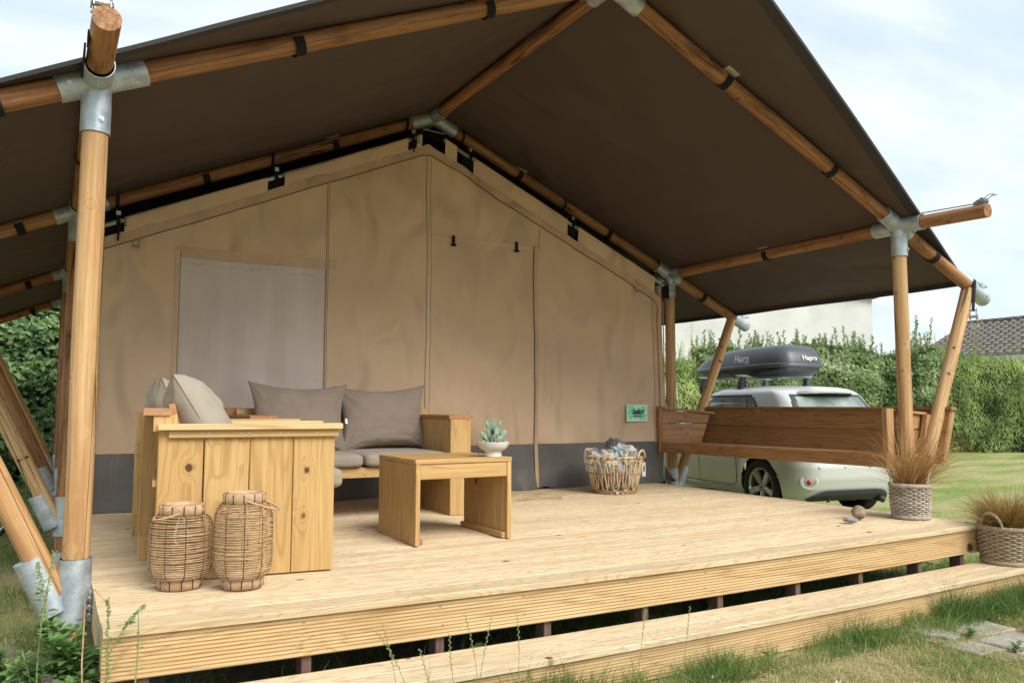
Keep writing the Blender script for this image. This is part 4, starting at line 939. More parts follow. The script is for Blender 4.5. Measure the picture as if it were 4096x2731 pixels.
put_pillow('large taupe pillow on the rear sofa, left of the pair', 0.73, 0.53, 0.22, 3, M['cushion'], M['seam1'], BSM @ Matrix.Translation((0.45, 0.55, 0.695)) @ Matrix.Rotation(R(-14), 4, 'X') @ Matrix.Rotation(R(1.5), 4, 'Y'), 'taupe pillows on the rear sofa', ear=0.15, tag=Matrix.Translation((0.352, -0.012, -0.02)))
put_pillow('large taupe pillow on the rear sofa, right of the pair by the armrest', 0.74, 0.52, 0.22, 8, M['cushion'], M['seam1'], BSM @ Matrix.Translation((1.105, 0.58, 0.69)) @ Matrix.Rotation(R(-14), 4, 'X') @ Matrix.Rotation(R(-1.5), 4, 'Y'), 'taupe pillows on the rear sofa', ear=0.15)
def lean(x, y, z, yaw, tilt): return Matrix.Translation((x, y, z)) @ Matrix.Rotation(R(yaw), 4, 'Z') @ Matrix.Rotation(R(tilt), 4, 'X')
put_pillow('beige linen pillow nearest the front, leaning behind the near armrest', 0.50, 0.52, 0.25, 5, M['pillow'], M['seam2'], lean(0.465, 1.08, 0.705, 82, -31), 'beige pillows along the left sofa', ear=0.05, tag=Matrix.Translation((-0.10, -0.09, -0.19)))
put_pillow('beige linen pillow in the middle of the row on the left sofa', 0.50, 0.52, 0.24, 6, M['pillow'], M['seam2'], lean(0.44, 1.70, 0.69, 84, -22), 'beige pillows along the left sofa', ear=0.05)
put_pillow('beige linen pillow farthest from the camera on the left sofa', 0.50, 0.52, 0.24, 9, M['pillow'], M['seam2'], lean(0.46, 2.18, 0.69, 84, -22), 'beige pillows along the left sofa', ear=0.05)

# ------------------------------------------------------------ coffee table
ct = thing('coffee_table', 'low larch plank coffee table with solid plank sides', 'table', (1.61, 1.035, 0), R(0.0))
for xo in (0.014, 0.606):
    for k in range(3): plank('side_plank', ct, (xo, 0.0975+0.195*k, 0.2255), (0, 0, 1), (0, 1, 0), 0.451, 0.193, 0.028, S, 0.003)
for k in range(3): plank('top_plank', ct, (0.310, 0.0975+0.195*k, 0.466), (1, 0, 0), (0, 1, 0), 0.626, 0.194, 0.028, S, 0.004)
plank('apron', ct, (0.310, 0.02, 0.408), (1, 0, 0), (0, 0, 1), 0.562, 0.084, 0.026, S); plank('apron', ct, (0.310, 0.565, 0.408), (1, 0, 0), (0, 0, 1), 0.562, 0.084, 0.026, S)
plank('floor_strip', ct, (0.578, 0.30, 0.018), (0, 1, 0), (0, 0, 1), 0.56, 0.032, 0.026, S); plank('floor_strip', ct, (0.042, 0.30, 0.018), (0, 1, 0), (0, 0, 1), 0.56, 0.032, 0.026, SE)

# bowl, cactus, pebble
bx, by, bz = 2.143, 1.11, 0.4805
mb = MB().lathe([(0.0, 0.0), (0.050, 0.0), (0.052, 0.002), (0.049, 0.030), (0.055, 0.034), (0.075, 0.045), (0.089, 0.062), (0.095, 0.082), (0.096, 0.0865), (0.0925, 0.0885), (0.089, 0.086), (0.084, 0.070), (0.0, 0.066)], 48)
o = part('bowl', mb, M['ceramic'], None, mw=Matrix.Translation((bx, by, bz))); smooth_angle(o.data, 35); setprops(o, 'white footed bowl planter on the coffee table corner', 'planter')
part('soil', MB().lathe([(0.0, 0.0765), (0.086, 0.0745)], 24), M['soil'], o, local=I4)
ca = thing('cactus', 'grey green prickly pear cactus growing in the white bowl', 'cactus', (bx, by, bz+0.075))
def pad(x, y, z, w, h, tilt, yaw, t=0.016, lean_=0.0):
    mb = MB()
    def fn(a, b):
        th = 2*math.pi*a; ph = math.pi*b
        r = math.sin(ph); zz = -math.cos(ph)
        wx = (0.75+0.25*(zz+1)/2*1.2) if zz < 0.6 else 1.0
        nn = 1+0.04*noise.noise((math.cos(th)*3+x*50, zz*3, math.sin(th)*3))
        return (math.cos(th)*r*w/2*wx*nn, math.sin(th)*r*t/2*nn, (zz+1)*h/2)
    mb.grid(fn, 18, 12)
    return part('pad', mb, M['cactus'], ca, local=Matrix.Translation((x, y, z)) @ Matrix.Rotation(R(yaw), 4, 'Z') @ Matrix.Rotation(R(tilt), 4, 'Y') @ Matrix.Rotation(R(lean_), 4, 'X'), smooth=True)
for a in ((0.035, -0.025, -0.005, 0.066, 0.055, 6, 10), (-0.022, -0.02, -0.005, 0.036, 0.052, -4, 60), (-0.062, -0.01, -0.004, 0.034, 0.032, -30, 15), (0.070, -0.01, -0.004, 0.030, 0.026, 25, 5),
          (-0.045, 0.0, 0.004, 0.03, 0.045, -22, 10), (-0.052, 0.0, 0.022, 0.042, 0.066, -34, 15), (-0.058, 0.004, 0.06, 0.019, 0.034, 8, 15), (-0.052, -0.012, 0.020, 0.030, 0.036, -20, 20),
          (-0.020, 0.01, 0.03, 0.030, 0.075, -3, 40), (-0.030, 0.005, 0.035, 0.028, 0.07, -6, 30), (-0.03, 0.0, 0.088, 0.034, 0.056, -16, 12), (-0.014, 0.012, 0.092, 0.024, 0.050, 2, 50),
          (0.012, 0.01, 0.06, 0.040, 0.085, 4, 15), (0.006, -0.012, 0.026, 0.028, 0.072, 3, 60), (0.024, -0.006, 0.034, 0.042, 0.074, 4, 20), (0.038, 0.004, 0.092, 0.028, 0.054, 22, 10),
          (-0.004, -0.024, 0.016, 0.014, 0.042, -22, 20), (0.052, 0.0, 0.026, 0.048, 0.072, 38, 12), (0.054, 0.006, 0.050, 0.018, 0.034, -6, 10), (0.0, 0.03, 0.0, 0.04, 0.09, 0, 0), (-0.003, 0.0, -0.004, 0.03, 0.06, 0, 80)):
    pad(*a)
def stone(name, label, loc, sx_, sy_, sz_, mat, seed, rot=0, cat='stone'):
    bm = bmesh.new(); bmesh.ops.create_icosphere(bm, subdivisions=3, radius=1)
    for v in bm.verts:
        p = v.co.copy(); k = 1+0.22*noise.noise(p*1.1+Vector((seed, 0, 0)))+0.07*noise.noise(p*3+Vector((seed, 5, 0)))
        v.co = Vector((p.x*sx_*k, p.y*sy_*k, p.z*sz_*k))
    mz_ = min(v.co.z for v in bm.verts)
    for v in bm.verts: v.co.z -= mz_
    me = bpy.data.meshes.new(name); bm.to_mesh(me); bm.free(); me.materials.append(mat); smooth_angle(me, 50)
    o = link(name, me, None, Matrix.Translation(loc) @ Matrix.Rotation(R(rot), 4, 'Z')); setprops(o, label, cat); return o
stone('pebble', 'small pinkish pebble on the coffee table beside the bowl', (2.055, 1.16, 0.4802), 0.010, 0.012, 0.013, M['rock3'], 3, 20, 'pebble')
stone('stone', 'round brown stone standing near the deck edge by the wicker planter', (4.775, 0.56, 0), 0.056, 0.05, 0.045, M['rock'], 8, 30)
stone('stone', 'flat grey banded stone lying beside the round brown one', (4.575, 0.475, 0), 0.05, 0.032, 0.016, M['rock2'], 12, -20)

# doormat
mb = MB()
def mfn(a, b): return (a, b)
o = part('doormat', MB().grid(lambda a, b: (-0.37+0.74*a+0.006*math.sin(b*60), -0.20+0.40*b+0.005*math.sin(a*90), 0.012+0.003*math.sin(a*120)*math.cos(b*70)), 60, 30).box(-0.365, 0.365, -0.195, 0.195, 0.001, 0.010), M['mat'], None, mw=Matrix.Translation((3.28, 2.82, 0.0)) @ Matrix.Rotation(R(2), 4, 'Z'))
setprops(o, 'woven jute doormat in front of the tent door', 'doormat')

# ------------------------------------------------------------ rattan lanterns
def lantern(label, loc, Rr, H, rot, nhoop, bulb_l, seed, hang):
    t = thing('lantern', label, 'lantern', loc, R(rot), 'rattan lanterns on the deck')
    rc = Rr*0.655; hc = 0.048; z0 = hc*0.85; z1 = H-hc*0.9
    def prof(u):
        k = abs(2*u-1); return rc*0.98+(Rr-rc*0.98)*(1-k**5.5)**0.55
    for zc, nm in ((hc/2, 'base_ring'), (H-hc/2, 'top_ring')):
        mb = MB().lathe([(rc-0.012, zc-hc/2+0.004), (rc-0.006, zc-hc/2), (rc, zc-hc/2+0.003), (rc+0.004, zc), (rc, zc+hc/2-0.003), (rc-0.006, zc+hc/2), (rc-0.012, zc+hc/2-0.004), (rc-0.014, zc)], 64, closed=True)
        rg = part(nm, mb, M['rattan_dark'] if False else M['rattan_wrap'], t, local=I4, smooth=True)
        mb = MB(); n = 120
        for k in range(n):
            if (k % 10) == 0: continue
            an = 2*math.pi*k/n+0.3; c_, s_ = math.cos(an), math.sin(an)
            mb.tube([((rc-0.014)*c_, (rc-0.014)*s_, zc), ((rc-0.006)*c_, (rc-0.006)*s_, zc+hc/2+0.002), ((rc+0.003)*c_, (rc+0.003)*s_, zc+hc/2-0.004), ((rc+0.0065)*c_, (rc+0.0065)*s_, zc),
                     ((rc+0.003)*c_, (rc+0.003)*s_, zc-hc/2+0.004), ((rc-0.006)*c_, (rc-0.006)*s_, zc-hc/2-0.0015*0)], 0.0024, 4, cap=False)
        part('wrap', mb, M['rattan_wrap'], rg, local=I4, smooth=True, kind='stuff')
        mb = MB()
        for k in range(0, n, 10):
            an = 2*math.pi*k/n+0.3; c_, s_ = math.cos(an), math.sin(an); mb.tube([((rc+0.0062)*c_, (rc+0.0062)*s_, zc-hc/2+0.004), ((rc+0.0062)*c_, (rc+0.0062)*s_, zc+hc/2-0.004)], 0.002, 4)
        part('wrap_gap', mb, M['rattan_dark'], rg, local=I4)
    for k in range(nhoop):
        u = (k+0.5)/nhoop; r = prof(u); z = z0+(z1-z0)*u; ph = random.uniform(0, 6); am = random.uniform(0.0008, 0.003)
        pts = []
        for j in range(40):
            an = 2*math.pi*j/40; pts.append(((r+0.001*math.sin(8*an))*math.cos(an), (r+0.001*math.sin(8*an))*math.sin(an), z+am*math.sin(an*1+ph)+0.0008*math.sin(an*3+ph*2)))
        part('hoop', MB().tube(pts, 0.0021, 5, closed=True), M['rattan'], t, local=I4, smooth=True)
    for k in range(10):
        an = 2*math.pi*k/10+0.15
        pts = []
        m_ = nhoop*2
        for j in range(m_+1):
            u = j/m_; r = prof(u)+(0.0035 if j % 2 else -0.002); pts.append((r*math.cos(an), r*math.sin(an), z0+(z1-z0)*u))
        part('rib', MB().tube(pts, 0.0018, 4), M['rattan_dark'], t, local=I4)
    # bulb under a dark plate
    zt = H-0.055
    part('top_plate', MB().lathe([(0.0, zt+0.035), (rc-0.013, zt+0.034), (rc-0.013, zt+0.030), (0, zt+0.030)], 24), M['plastic'], t, local=I4)
    part('socket', MB().lathe([(0, zt+0.03), (0.016, zt+0.03), (0.016, zt), (0, zt)], 16), M['plastic'], t, local=I4, smooth=False)
    b = bulb_l; o = part('bulb', MB().lathe([(0.012, zt+0.002), (0.016, zt-0.01), (0.022, zt-0.3*b), (0.033, zt-0.62*b), (0.034, zt-0.78*b), (0.026, zt-0.93*b), (0.012, zt-0.99*b), (0.0, zt-b)], 24), M['glass'], t, local=I4, smooth=True)
    mb = MB()
    for k in range(5):
        an = k*1.256; mb.tube([(0.007*math.cos(an), 0.007*math.sin(an), zt-0.2*b), (0.011*math.cos(an+0.4), 0.011*math.sin(an+0.4), zt-0.45*b), (0.008*math.cos(an+0.8), 0.008*math.sin(an+0.8), zt-0.72*b)], 0.0011, 5)
    mb.tube([(0, 0, zt), (0, 0, zt-0.68*b)], 0.002, 6); part('filament', mb, M['filament'], o, local=I4, smooth=True)
    pts = [Vector(p) for p in hang]
    hd = part('handle', MB().tube(pts, 0.0042, 8), M['rattan_wrap'], t, local=I4, smooth=True)
    mb = MB()
    for i in range(len(pts)-1):
        for k in range(5):
            p = pts[i].lerp(pts[i+1], k/5); d = (pts[i+1]-pts[i]).normalized(); a = d.orthogonal().normalized(); bb = d.cross(a)
            mb.tube([p+(a*math.cos(q)+bb*math.sin(q))*0.0046 for q in np.linspace(0, 5.2, 6)], 0.0012, 4, closed=True)
    part('handle_wrap', mb, M['rattan_wrap'], hd, local=I4, smooth=True, kind='stuff')
    return t
def handle_pts(rc, H, an0, drop, reach):
    """bail hanging over the side, in lantern space"""
    P = []
    for k in range(13):
        t = k/12; a = math.pi*t
        P.append(Vector((-math.cos(a)*(rc+0.004), -math.sin(a)*reach-0.0, H-0.018-math.sin(a)*drop)))
    return [Matrix.Rotation(an0, 3, 'Z') @ p for p in P]
lantern('shorter rattan lantern on the left, its handle hanging to the left side', (0.325, 0.598, 0.0), 0.130, 0.355, 10, 28, 0.125, 1, handle_pts(0.081, 0.355, R(-88), 0.042, 0.115))
lantern('taller rattan lantern on the right, handle slanting down its right shoulder', (0.562, 0.478, 0.0), 0.124, 0.404, 0, 33, 0.135, 2, handle_pts(0.077, 0.404, R(62), 0.055, 0.150))

# ------------------------------------------------------------ cane basket with quilts
qx, qy = 4.335, 2.80
kb = thing('basket', 'open cane basket of looped rods filled with patchwork quilts by the tent door', 'basket', (qx, qy, 0))
rb, rt, hb = 0.188, 0.258, 0.325
def ringpts(r, z, n=48, wob=0.0): return [(r*math.cos(2*math.pi*k/n), r*math.sin(2*math.pi*k/n), z+wob*math.sin(6*math.pi*k/n)) for k in range(n)]
part('base_hoop', MB().tube(ringpts(rb, 0.012), 0.010, 8, closed=True), M['cane'], kb, local=I4, smooth=True)
part('base_hoop', MB().tube(ringpts(rb+0.004, 0.028), 0.006, 8, closed=True), M['cane'], kb, local=I4, smooth=True)
part('rim', MB().tube(ringpts(rt, hb, wob=0.004), 0.011, 8, closed=True), M['cane'], kb, local=I4, smooth=True)
part('middle_hoop', MB().tube(ringpts(rb+(rt-rb)*0.58, hb*0.56), 0.005, 6, closed=True), M['cane_bind'], kb, local=I4, smooth=True)
part('base_plate', MB().lathe([(0, 0.006), (rb, 0.006), (rb, 0.014), (0, 0.016)], 32), M['cane'], kb, local=I4)
NL = 13
for k in range(NL):
    a0 = 2*math.pi*k/NL
    for up in (0, 1):
        # tall arches: open downwards (up) and upwards (down), crossing in the middle
        pts = []
        hw = math.pi/NL*0.84
        for j in range(19):
            t = j/18
            if up: s_ = math.sin(math.pi*t)**0.45 if 0 < t < 1 else 0; an = a0-hw*math.cos(math.pi*t)*(1.0 if s_ > 0.6 else 0.55+0.45*s_/0.6); z = 0.02+(hb-0.035)*s_
            else: s_ = math.sin(math.pi*t)**0.45 if 0 < t < 1 else 0; an = a0+math.pi/NL-hw*math.cos(math.pi*t)*(1.0 if s_ > 0.6 else 0.55+0.45*s_/0.6); z = hb-0.01-(hb-0.045)*s_
            r = rb+(rt-rb)*(z/hb)+0.006*(1 if up else -0.2); pts.append((r*math.cos(an), r*math.sin(an), z))
        part('cane_loop', MB().tube(pts, 0.0058, 6), M['cane'], kb, local=I4, smooth=True)
mb = MB()
for k in range(NL*2):
    an = math.pi*k/NL
    for z in (0.02, hb*0.56, hb*0.80, hb-0.002):
        if z > 0.2 and z < 0.3 and k % 2 == 0: continue
        r = rb+(rt-rb)*(z/hb)+0.004; c_, s_ = math.cos(an), math.sin(an)
        mb.tube([((r)*c_-0.012*s_, r*s_+0.012*c_, z), ((r)*c_+0.012*s_, r*s_-0.012*c_, z)], 0.0115 if z < 0.03 or z > 0.3 else 0.0085, 7)
part('binding', mb, M['cane_bind'], kb, local=I4, smooth=True, kind='stuff')
for an in (R(-62), R(118)):
    c_, s_ = math.cos(an), math.sin(an); P = []
    for t in np.linspace(-1, 1, 13):
        off = 0.085*t; up_ = 0.065*(1-abs(t)**3); P.append((c_*(rt+0.01+0.015*up_/0.06)-s_*off, s_*(rt+0.01)+c_*off, hb-0.004+up_))
    for dz in (0, 0.009): part('handle', MB().tube([(x, y, z+dz) for x, y, z in P], 0.0065, 7), M['cane'], kb, local=I4, smooth=True)
tg = part('price_tag', MB().box(-0.016, 0.016, -0.001, 0.001, -0.065, 0.065), M['white'], kb, mw=Matrix.Translation((qx+0.212, qy-0.162, 0.215)) @ Matrix.Rotation(R(-30), 4, 'Z'))
part('barcode', MB().box(-0.007, -0.004, -0.002, -0.001, -0.02, 0.03).box(-0.002, 0.003, -0.002, -0.001, -0.02, 0.03).box(0.005, 0.009, -0.002, -0.001, -0.02, 0.03), M['ink'], tg, local=I4)
part('base_tag', MB().box(-0.012, 0.012, -0.001, 0.001, -0.009, 0.009), M['white'], kb, mw=Matrix.Translation((qx-0.115, qy-0.196, 0.02)) @ Matrix.Rotation(R(-30), 4, 'Z'))
def quilt(label, c, sx_, sy_, sz_, seed, rot=(0, 0, 0), folds=3):
    bm = bmesh.new(); bmesh.ops.create_icosphere(bm, subdivisions=5, radius=1)
    for v in bm.verts:
        p = v.co.copy(); q = Vector([math.copysign(abs(a)**0.72, a) for a in p])
        k = 1+0.16*noise.noise(p*1.6+Vector((seed, 0, 0)))
        cr_ = abs(noise.noise(Vector((p.x*2.2, p.y*2.2, p.z*3.2))+Vector((seed, 3, 0))))
        k -= 0.20*max(0, 0.22-cr_)/0.22
        k += 0.045*noise.noise(p*9+Vector((seed, 1, 2)))
        k += 0.05*math.sin(p.z*folds*3+p.x*3+seed)
        v.co = Vector((q.x*sx_, q.y*sy_, q.z*sz_))*k
    me = bpy.data.meshes.new('quilt'); bm.to_mesh(me); bm.free(); me.materials.append(M['quilt']); me.shade_smooth()
    o = link('quilt', me, None, Matrix.Translation(c) @ Euler([R(a) for a in rot]).to_matrix().to_4x4()); setprops(o, label, 'quilt', 'patchwork quilts stuffed in the cane basket'); return o
quilt('patchwork quilt filling the middle of the cane basket, folded end upward', (qx-0.07, qy-0.0, 0.205), 0.105, 0.125, 0.18, 1, (0, -4, 20))
quilt('patchwork quilt on the right side of the cane basket with cream top', (qx+0.105, qy-0.03, 0.205), 0.085, 0.125, 0.185, 5, (0, 5, -15))
quilt('patchwork quilt spilling over the left rim of the cane basket', (qx-0.165, qy+0.09, 0.30), 0.08, 0.09, 0.12, 9, (10, -25, 30))
quilt('dark and white rolled quilt corner standing highest in the cane basket', (qx+0.05, qy+0.05, 0.42), 0.085, 0.07, 0.075, 14, (10, 15, 10), 6)
quilt('lilac and grey quilt fold lying at the back right of the cane basket', (qx+0.16, qy-0.01, 0.365), 0.075, 0.09, 0.06, 21, (0, 15, 0), 5)

# ------------------------------------------------------------ wicker planters with grass
def planter(label, loc, rb_, rt_, H, rot, nst, rows, mat, seed):
    t = thing('wicker_planter', label, 'planter', loc, R(rot), 'wicker planters at the deck corner')
    def add_tint(me, tints):
        a = me.attributes.new('tint', 'FLOAT', 'POINT'); a.data.foreach_set('value', np.array(tints, dtype=np.float32)); return me
    mb = MB(); tints = []
    rp = lambda u: rb_+(rt_-rb_)*(u**0.8)*(0.85+0.15*u)+0.006*math.sin(math.pi*u)
    nseg = nst*4
    for r in range(rows):
        u = (r+0.6)/(rows+0.2); z = 0.012+(H-0.03)*u; base = rp(u); tt = random.random()
        pts = []
        for j in range(nseg):
            an = 2*math.pi*j/nseg; w = math.sin(nst*an/1.0+(math.pi if r % 2 else 0)); pts.append(((base+0.0085*w)*math.cos(an), (base+0.0085*w)*math.sin(an), z+0.001*math.sin(an*3+r)))
        k = len(mb.v); mb.tube(pts, (H/rows)*0.43, 6, closed=True)
        for j in range(nseg): tints += [min(1, max(0, tt*0.5+0.5*noise.noise((j*0.3, r*1.7, seed))+0.25))]*6
    me = mb.mesh('weave', mat, True); add_tint(me, tints); link('weave', me, t, local=I4, kind='stuff')
    for k in range(nst):
        an = 2*math.pi*(k+0.5)/nst
        for d_ in (-0.012, 0.012):
            mb = MB().tube([(rp(u)*math.cos(an+d_), rp(u)*math.sin(an+d_), 0.01+(H-0.02)*u) for u in np.linspace(0, 1, 8)], 0.0032, 5)
            me = mb.mesh('stake', mat, True); add_tint(me, [0.6]*len(mb.v)); link('stake', me, t, local=I4)
    for z, rr_, nm in ((H-0.004, rt_+0.002, 'rim'), (0.012, rb_+0.004, 'foot_braid')):
        for s_ in range(4):
            pts = []
            for j in range(96):
                an = 2*math.pi*j/96; ph = an*13+s_*math.pi/2; pts.append(((rr_+0.010*math.cos(ph))*math.cos(an), (rr_+0.010*math.cos(ph))*math.sin(an), z+0.010*math.sin(ph)))
            mb = MB().tube(pts, 0.0082, 6, closed=True); me = mb.mesh(nm, mat, True); add_tint(me, [0.5+0.4*noise.noise((i*0.05, s_, seed)) for i in range(len(mb.v))]); link(nm, me, t, local=I4)
    for an in (0, math.pi):
        for s_ in range(3):
            pts = []
            for q in np.linspace(0, 1, 26):
                a2 = math.pi*q; th = an+0.52*math.cos(a2)*(0.20/rt_)*0.7; ph = q*20+s_*2.09
                rr2 = rt_+0.008+0.006*math.cos(ph); pts.append((rr2*math.cos(th), rr2*math.sin(th), H-0.01+0.105*math.sin(a2)+0.006*math.sin(ph)))
            mb = MB().tube(pts, 0.0062, 6); me = mb.mesh('handle', mat, True); add_tint(me, [0.5+0.4*noise.noise((i*0.07, s_, seed+3)) for i in range(len(mb.v))]); link('handle', me, t, local=I4)
    part('soil', MB().lathe([(0, H-0.035), (rt_-0.012, H-0.04)], 24), M['soil'], t, local=I4)
    part('weave_gap_shade', MB().lathe([(0, 0.008), (rb_-0.014, 0.01), (rt_-0.012, H-0.03)], 24), M['soil'], t, local=I4)  # dark cylinder added to put shade in the gaps of the weave
    return t
planter('grey wicker planter with two handles on the deck near the bench end', (5.152, 0.418, 0.0), 0.110, 0.124, 0.236, -58, 13, 15, M['wicker'], 1)
planter('tan wicker planter on the step, cut by the right edge of the photo', (5.375, -0.125, -0.24), 0.150, 0.172, 0.235, 176, 15, 15, M['wicker2'], 2)

def blades_mesh(name, base, direc, length, width, tint, mat, bend=0.5, segs=3):
    """vectorised tapered blades: base (n,3), direc (n,3) start direction, gravity bend"""
    n = len(base); d = direc/np.linalg.norm(direc, axis=1, keepdims=True)
    side = np.cross(d, rng.normal(size=(n, 3))); side /= np.linalg.norm(side, axis=1, keepdims=True)
    hor = d.copy(); hor[:, 2] = 0; hn = np.linalg.norm(hor, axis=1, keepdims=True); hor = hor/np.maximum(hn, 1e-6)
    V = np.zeros((n, segs*2+1, 3)); bnd = np.broadcast_to(np.asarray(bend, float), (n,)) if np.ndim(bend) == 0 else bend
    for s_ in range(segs+1):
        t = s_/segs
        p = base+d*(length*t)[:, None]+hor*(length*bnd*0.55*t*t)[:, None]; p[:, 2] -= length*bnd*0.55*t**2.2
        w = width*(1-t)**0.7*0.5
        if s_ < segs: V[:, 2*s_] = p-side*w[:, None]; V[:, 2*s_+1] = p+side*w[:, None]
        else: V[:, 2*segs] = p
    nv = segs*2+1; tri = []
    for s_ in range(segs-1): tri += [(2*s_, 2*s_+1, 2*s_+3), (2*s_, 2*s_+3, 2*s_+2)]
    tri.append((2*segs-2, 2*segs-1, 2*segs)); tri = np.array(tri)
    idx = (np.arange(n)[:, None, None]*nv+tri[None]).reshape(-1)
    me = bpy.data.meshes.new(name); me.vertices.add(n*nv); me.vertices.foreach_set('co', V.reshape(-1).astype(np.float32))
    nf = n*len(tri); me.loops.add(nf*3); me.loops.foreach_set('vertex_index', idx.astype(np.int32)); me.polygons.add(nf)
    me.polygons.foreach_set('loop_start', np.arange(0, nf*3, 3, dtype=np.int32)); me.polygons.foreach_set('loop_total', np.full(nf, 3, dtype=np.int32))
    me.update(calc_edges=True); a = me.attributes.new('tint', 'FLOAT', 'POINT'); a.data.foreach_set('value', np.repeat(tint, nv).astype(np.float32))
    me.materials.append(mat); me.shade_smooth(); return me
def ornamental(label, loc, n, L0, L1, spread, mat, wind, r0):
    an = rng.uniform(0, 2*np.pi, n); r = r0*np.sqrt(rng.uniform(0, 1, n)); el = np.abs(rng.normal(0, spread, n)).clip(0, 1.35)
    base = np.stack([r*np.cos(an), r*np.sin(an), rng.uniform(-0.02, 0.0, n)], 1)
    a2 = an+rng.normal(0, 0.5, n); d = np.stack([np.cos(a2)*np.sin(el)+wind[0]*rng.uniform(0, 1, n), np.sin(a2)*np.sin(el)+wind[1]*rng.uniform(0, 1, n), np.cos(el)], 1)
    L = rng.uniform(L0, L1, n)*(1-0.18*el); w = rng.uniform(0.0018, 0.0042, n); bend = rng.uniform(0.1, 0.9, n)
    me = blades_mesh('blades', base, d, L, w, rng.uniform(0, 1, n), mat, bend, 7)
    o = link('grass_plant', me, None, Matrix.Translation(loc)); setprops(o, label, 'grass'); return o
ornamental('tuft of long straw orange grass in the grey wicker planter', (5.152, 0.418, 0.215), 850, 0.28, 0.66, 0.42, M['hay'], (0.25, -0.12), 0.075)
ornamental('bushy olive and orange grass in the wicker planter on the step', (5.375, -0.125, -0.02), 1900, 0.18, 0.40, 0.50, M['hay2'], (0.0, 0.0), 0.11)

# ------------------------------------------------------------ car
CARM = Matrix.Translation((7.73, 3.30, -0.44)) @ Matrix.Rotation(1.40, 4, 'Z') @ Matrix.Translation((0, 0.10, 0)) @ Matrix.Scale(0.88, 4, (0, 1, 0))
car = bpy.data.objects.new('parked_car', None); C.objects.link(car); car.matrix_world = CARM; WM[car.name] = CARM
setprops(car, 'silver green hatchback parked beyond the bench with a roof box on top', 'car')
CY = 0.02
# slices: height, rear, front, half width, rear corner radius
SLc = [(0.20, -0.53, 3.15, 0.76, 0.24), (0.26, -0.60, 3.22, 0.79, 0.28), (0.34, -0.655, 3.28, 0.815, 0.31), (0.45, -0.70, 3.32, 0.83, 0.34), (0.57, -0.715, 3.33, 0.838, 0.34), (0.70, -0.70, 3.32, 0.84, 0.33),
       (0.82, -0.66, 3.27, 0.832, 0.30), (0.90, -0.62, 2.70, 0.82, 0.27), (0.945, -0.595, 2.25, 0.80, 0.25), (0.96, -0.58, 2.15, 0.79, 0.24), (1.06, -0.51, 1.98, 0.762, 0.22), (1.18, -0.42, 1.76, 0.73, 0.20),
       (1.29, -0.34, 1.62, 0.70, 0.19), (1.345, -0.29, 1.53, 0.682, 0.18), (1.375, -0.26, 1.47, 0.672, 0.18), (1.41, -0.21, 1.40, 0.655, 0.18), (1.44, -0.15, 1.30, 0.625, 0.2), (1.462, -0.05, 1.18, 0.57, 0.22), (1.478, 0.12, 1.02, 0.48, 0.25), (1.488, 0.35, 0.85, 0.30, 0.2), (1.491, 0.5, 0.7, 0.12, 0.08)]
NRC, NSD, NFC, NR = 24, 130, 14, 10
def outline(sl):
    h, re, fr, w, rc = sl; P = []
    rf = min(0.5, w*0.7, (fr-re)/2.1); rc_ = min(rc, w*0.95, (fr-re)/2.1)
    half = []
    for k in range(NR): half.append((re, (w-rc_)*k/NR))
    for k in range(NRC+1):
        a = math.pi/2*k/NRC; half.append((re+rc_-rc_*math.cos(a), w-rc_+rc_*math.sin(a)))
    # side points sit at common fractions of the length
    x0 = re+rc_; x1 = fr-rf
    for k in range(1, NSD): half.append((x0+(x1-x0)*k/NSD, w))
    for k in range(NFC+1):
        a = math.pi/2*k/NFC; half.append((fr-rf+rf*math.sin(a), w-rf+rf*math.cos(a)))
    for k in range(1, NR+1): half.append((fr, (w-rf)*(1-k/NR)))
    left = [(x, y+CY*0, h) for x, y in half]; right = [(x, -y, h) for x, y in reversed(half[1:-1])]
    return left+right
# refine slices by interpolation so arches cut cleanly
hs = [s_[0] for s_ in SLc]; arr = np.array(SLc); hh = []
for a, b in zip(hs[:-1], hs[1:]):
    k = max(1, int(round((b-a)/0.022))); hh += list(np.linspace(a, b, k, endpoint=False))
hh.append(hs[-1]); fine = [tuple([h]+[float(np.interp(h, arr[:, 0], arr[:, c_])) for c_ in range(1, 5)]) for h in hh]
ring = [outline(s_) for s_ in fine]; nC = len(ring[0]); V = [p for r_ in ring for p in r_]
V = [Vector(p) for p in V]
WB = 2.60; arch_r = 0.355
for i, p in enumerate(V):
    for wx in (0.0, WB):
        d = math.hypot(p.x-wx, p.z-0.316)
        if abs(p.y) > 0.55 and p.z < 0.8:
            if abs(d-arch_r) < 0.0135 and d > 1e-6:
                k = arch_r/d; p.x = wx+(p.x-wx)*k; p.z = 0.316+(p.z-0.316)*k
            # flared arch lip
            if arch_r-0.02 < d < arch_r+0.09: p.y += math.copysign(0.012*(1-(d-arch_r)/0.09), p.y)
groups = {'body': [], 'glass': [], 'rear': [], 'front': [], 'trim_shade': []}
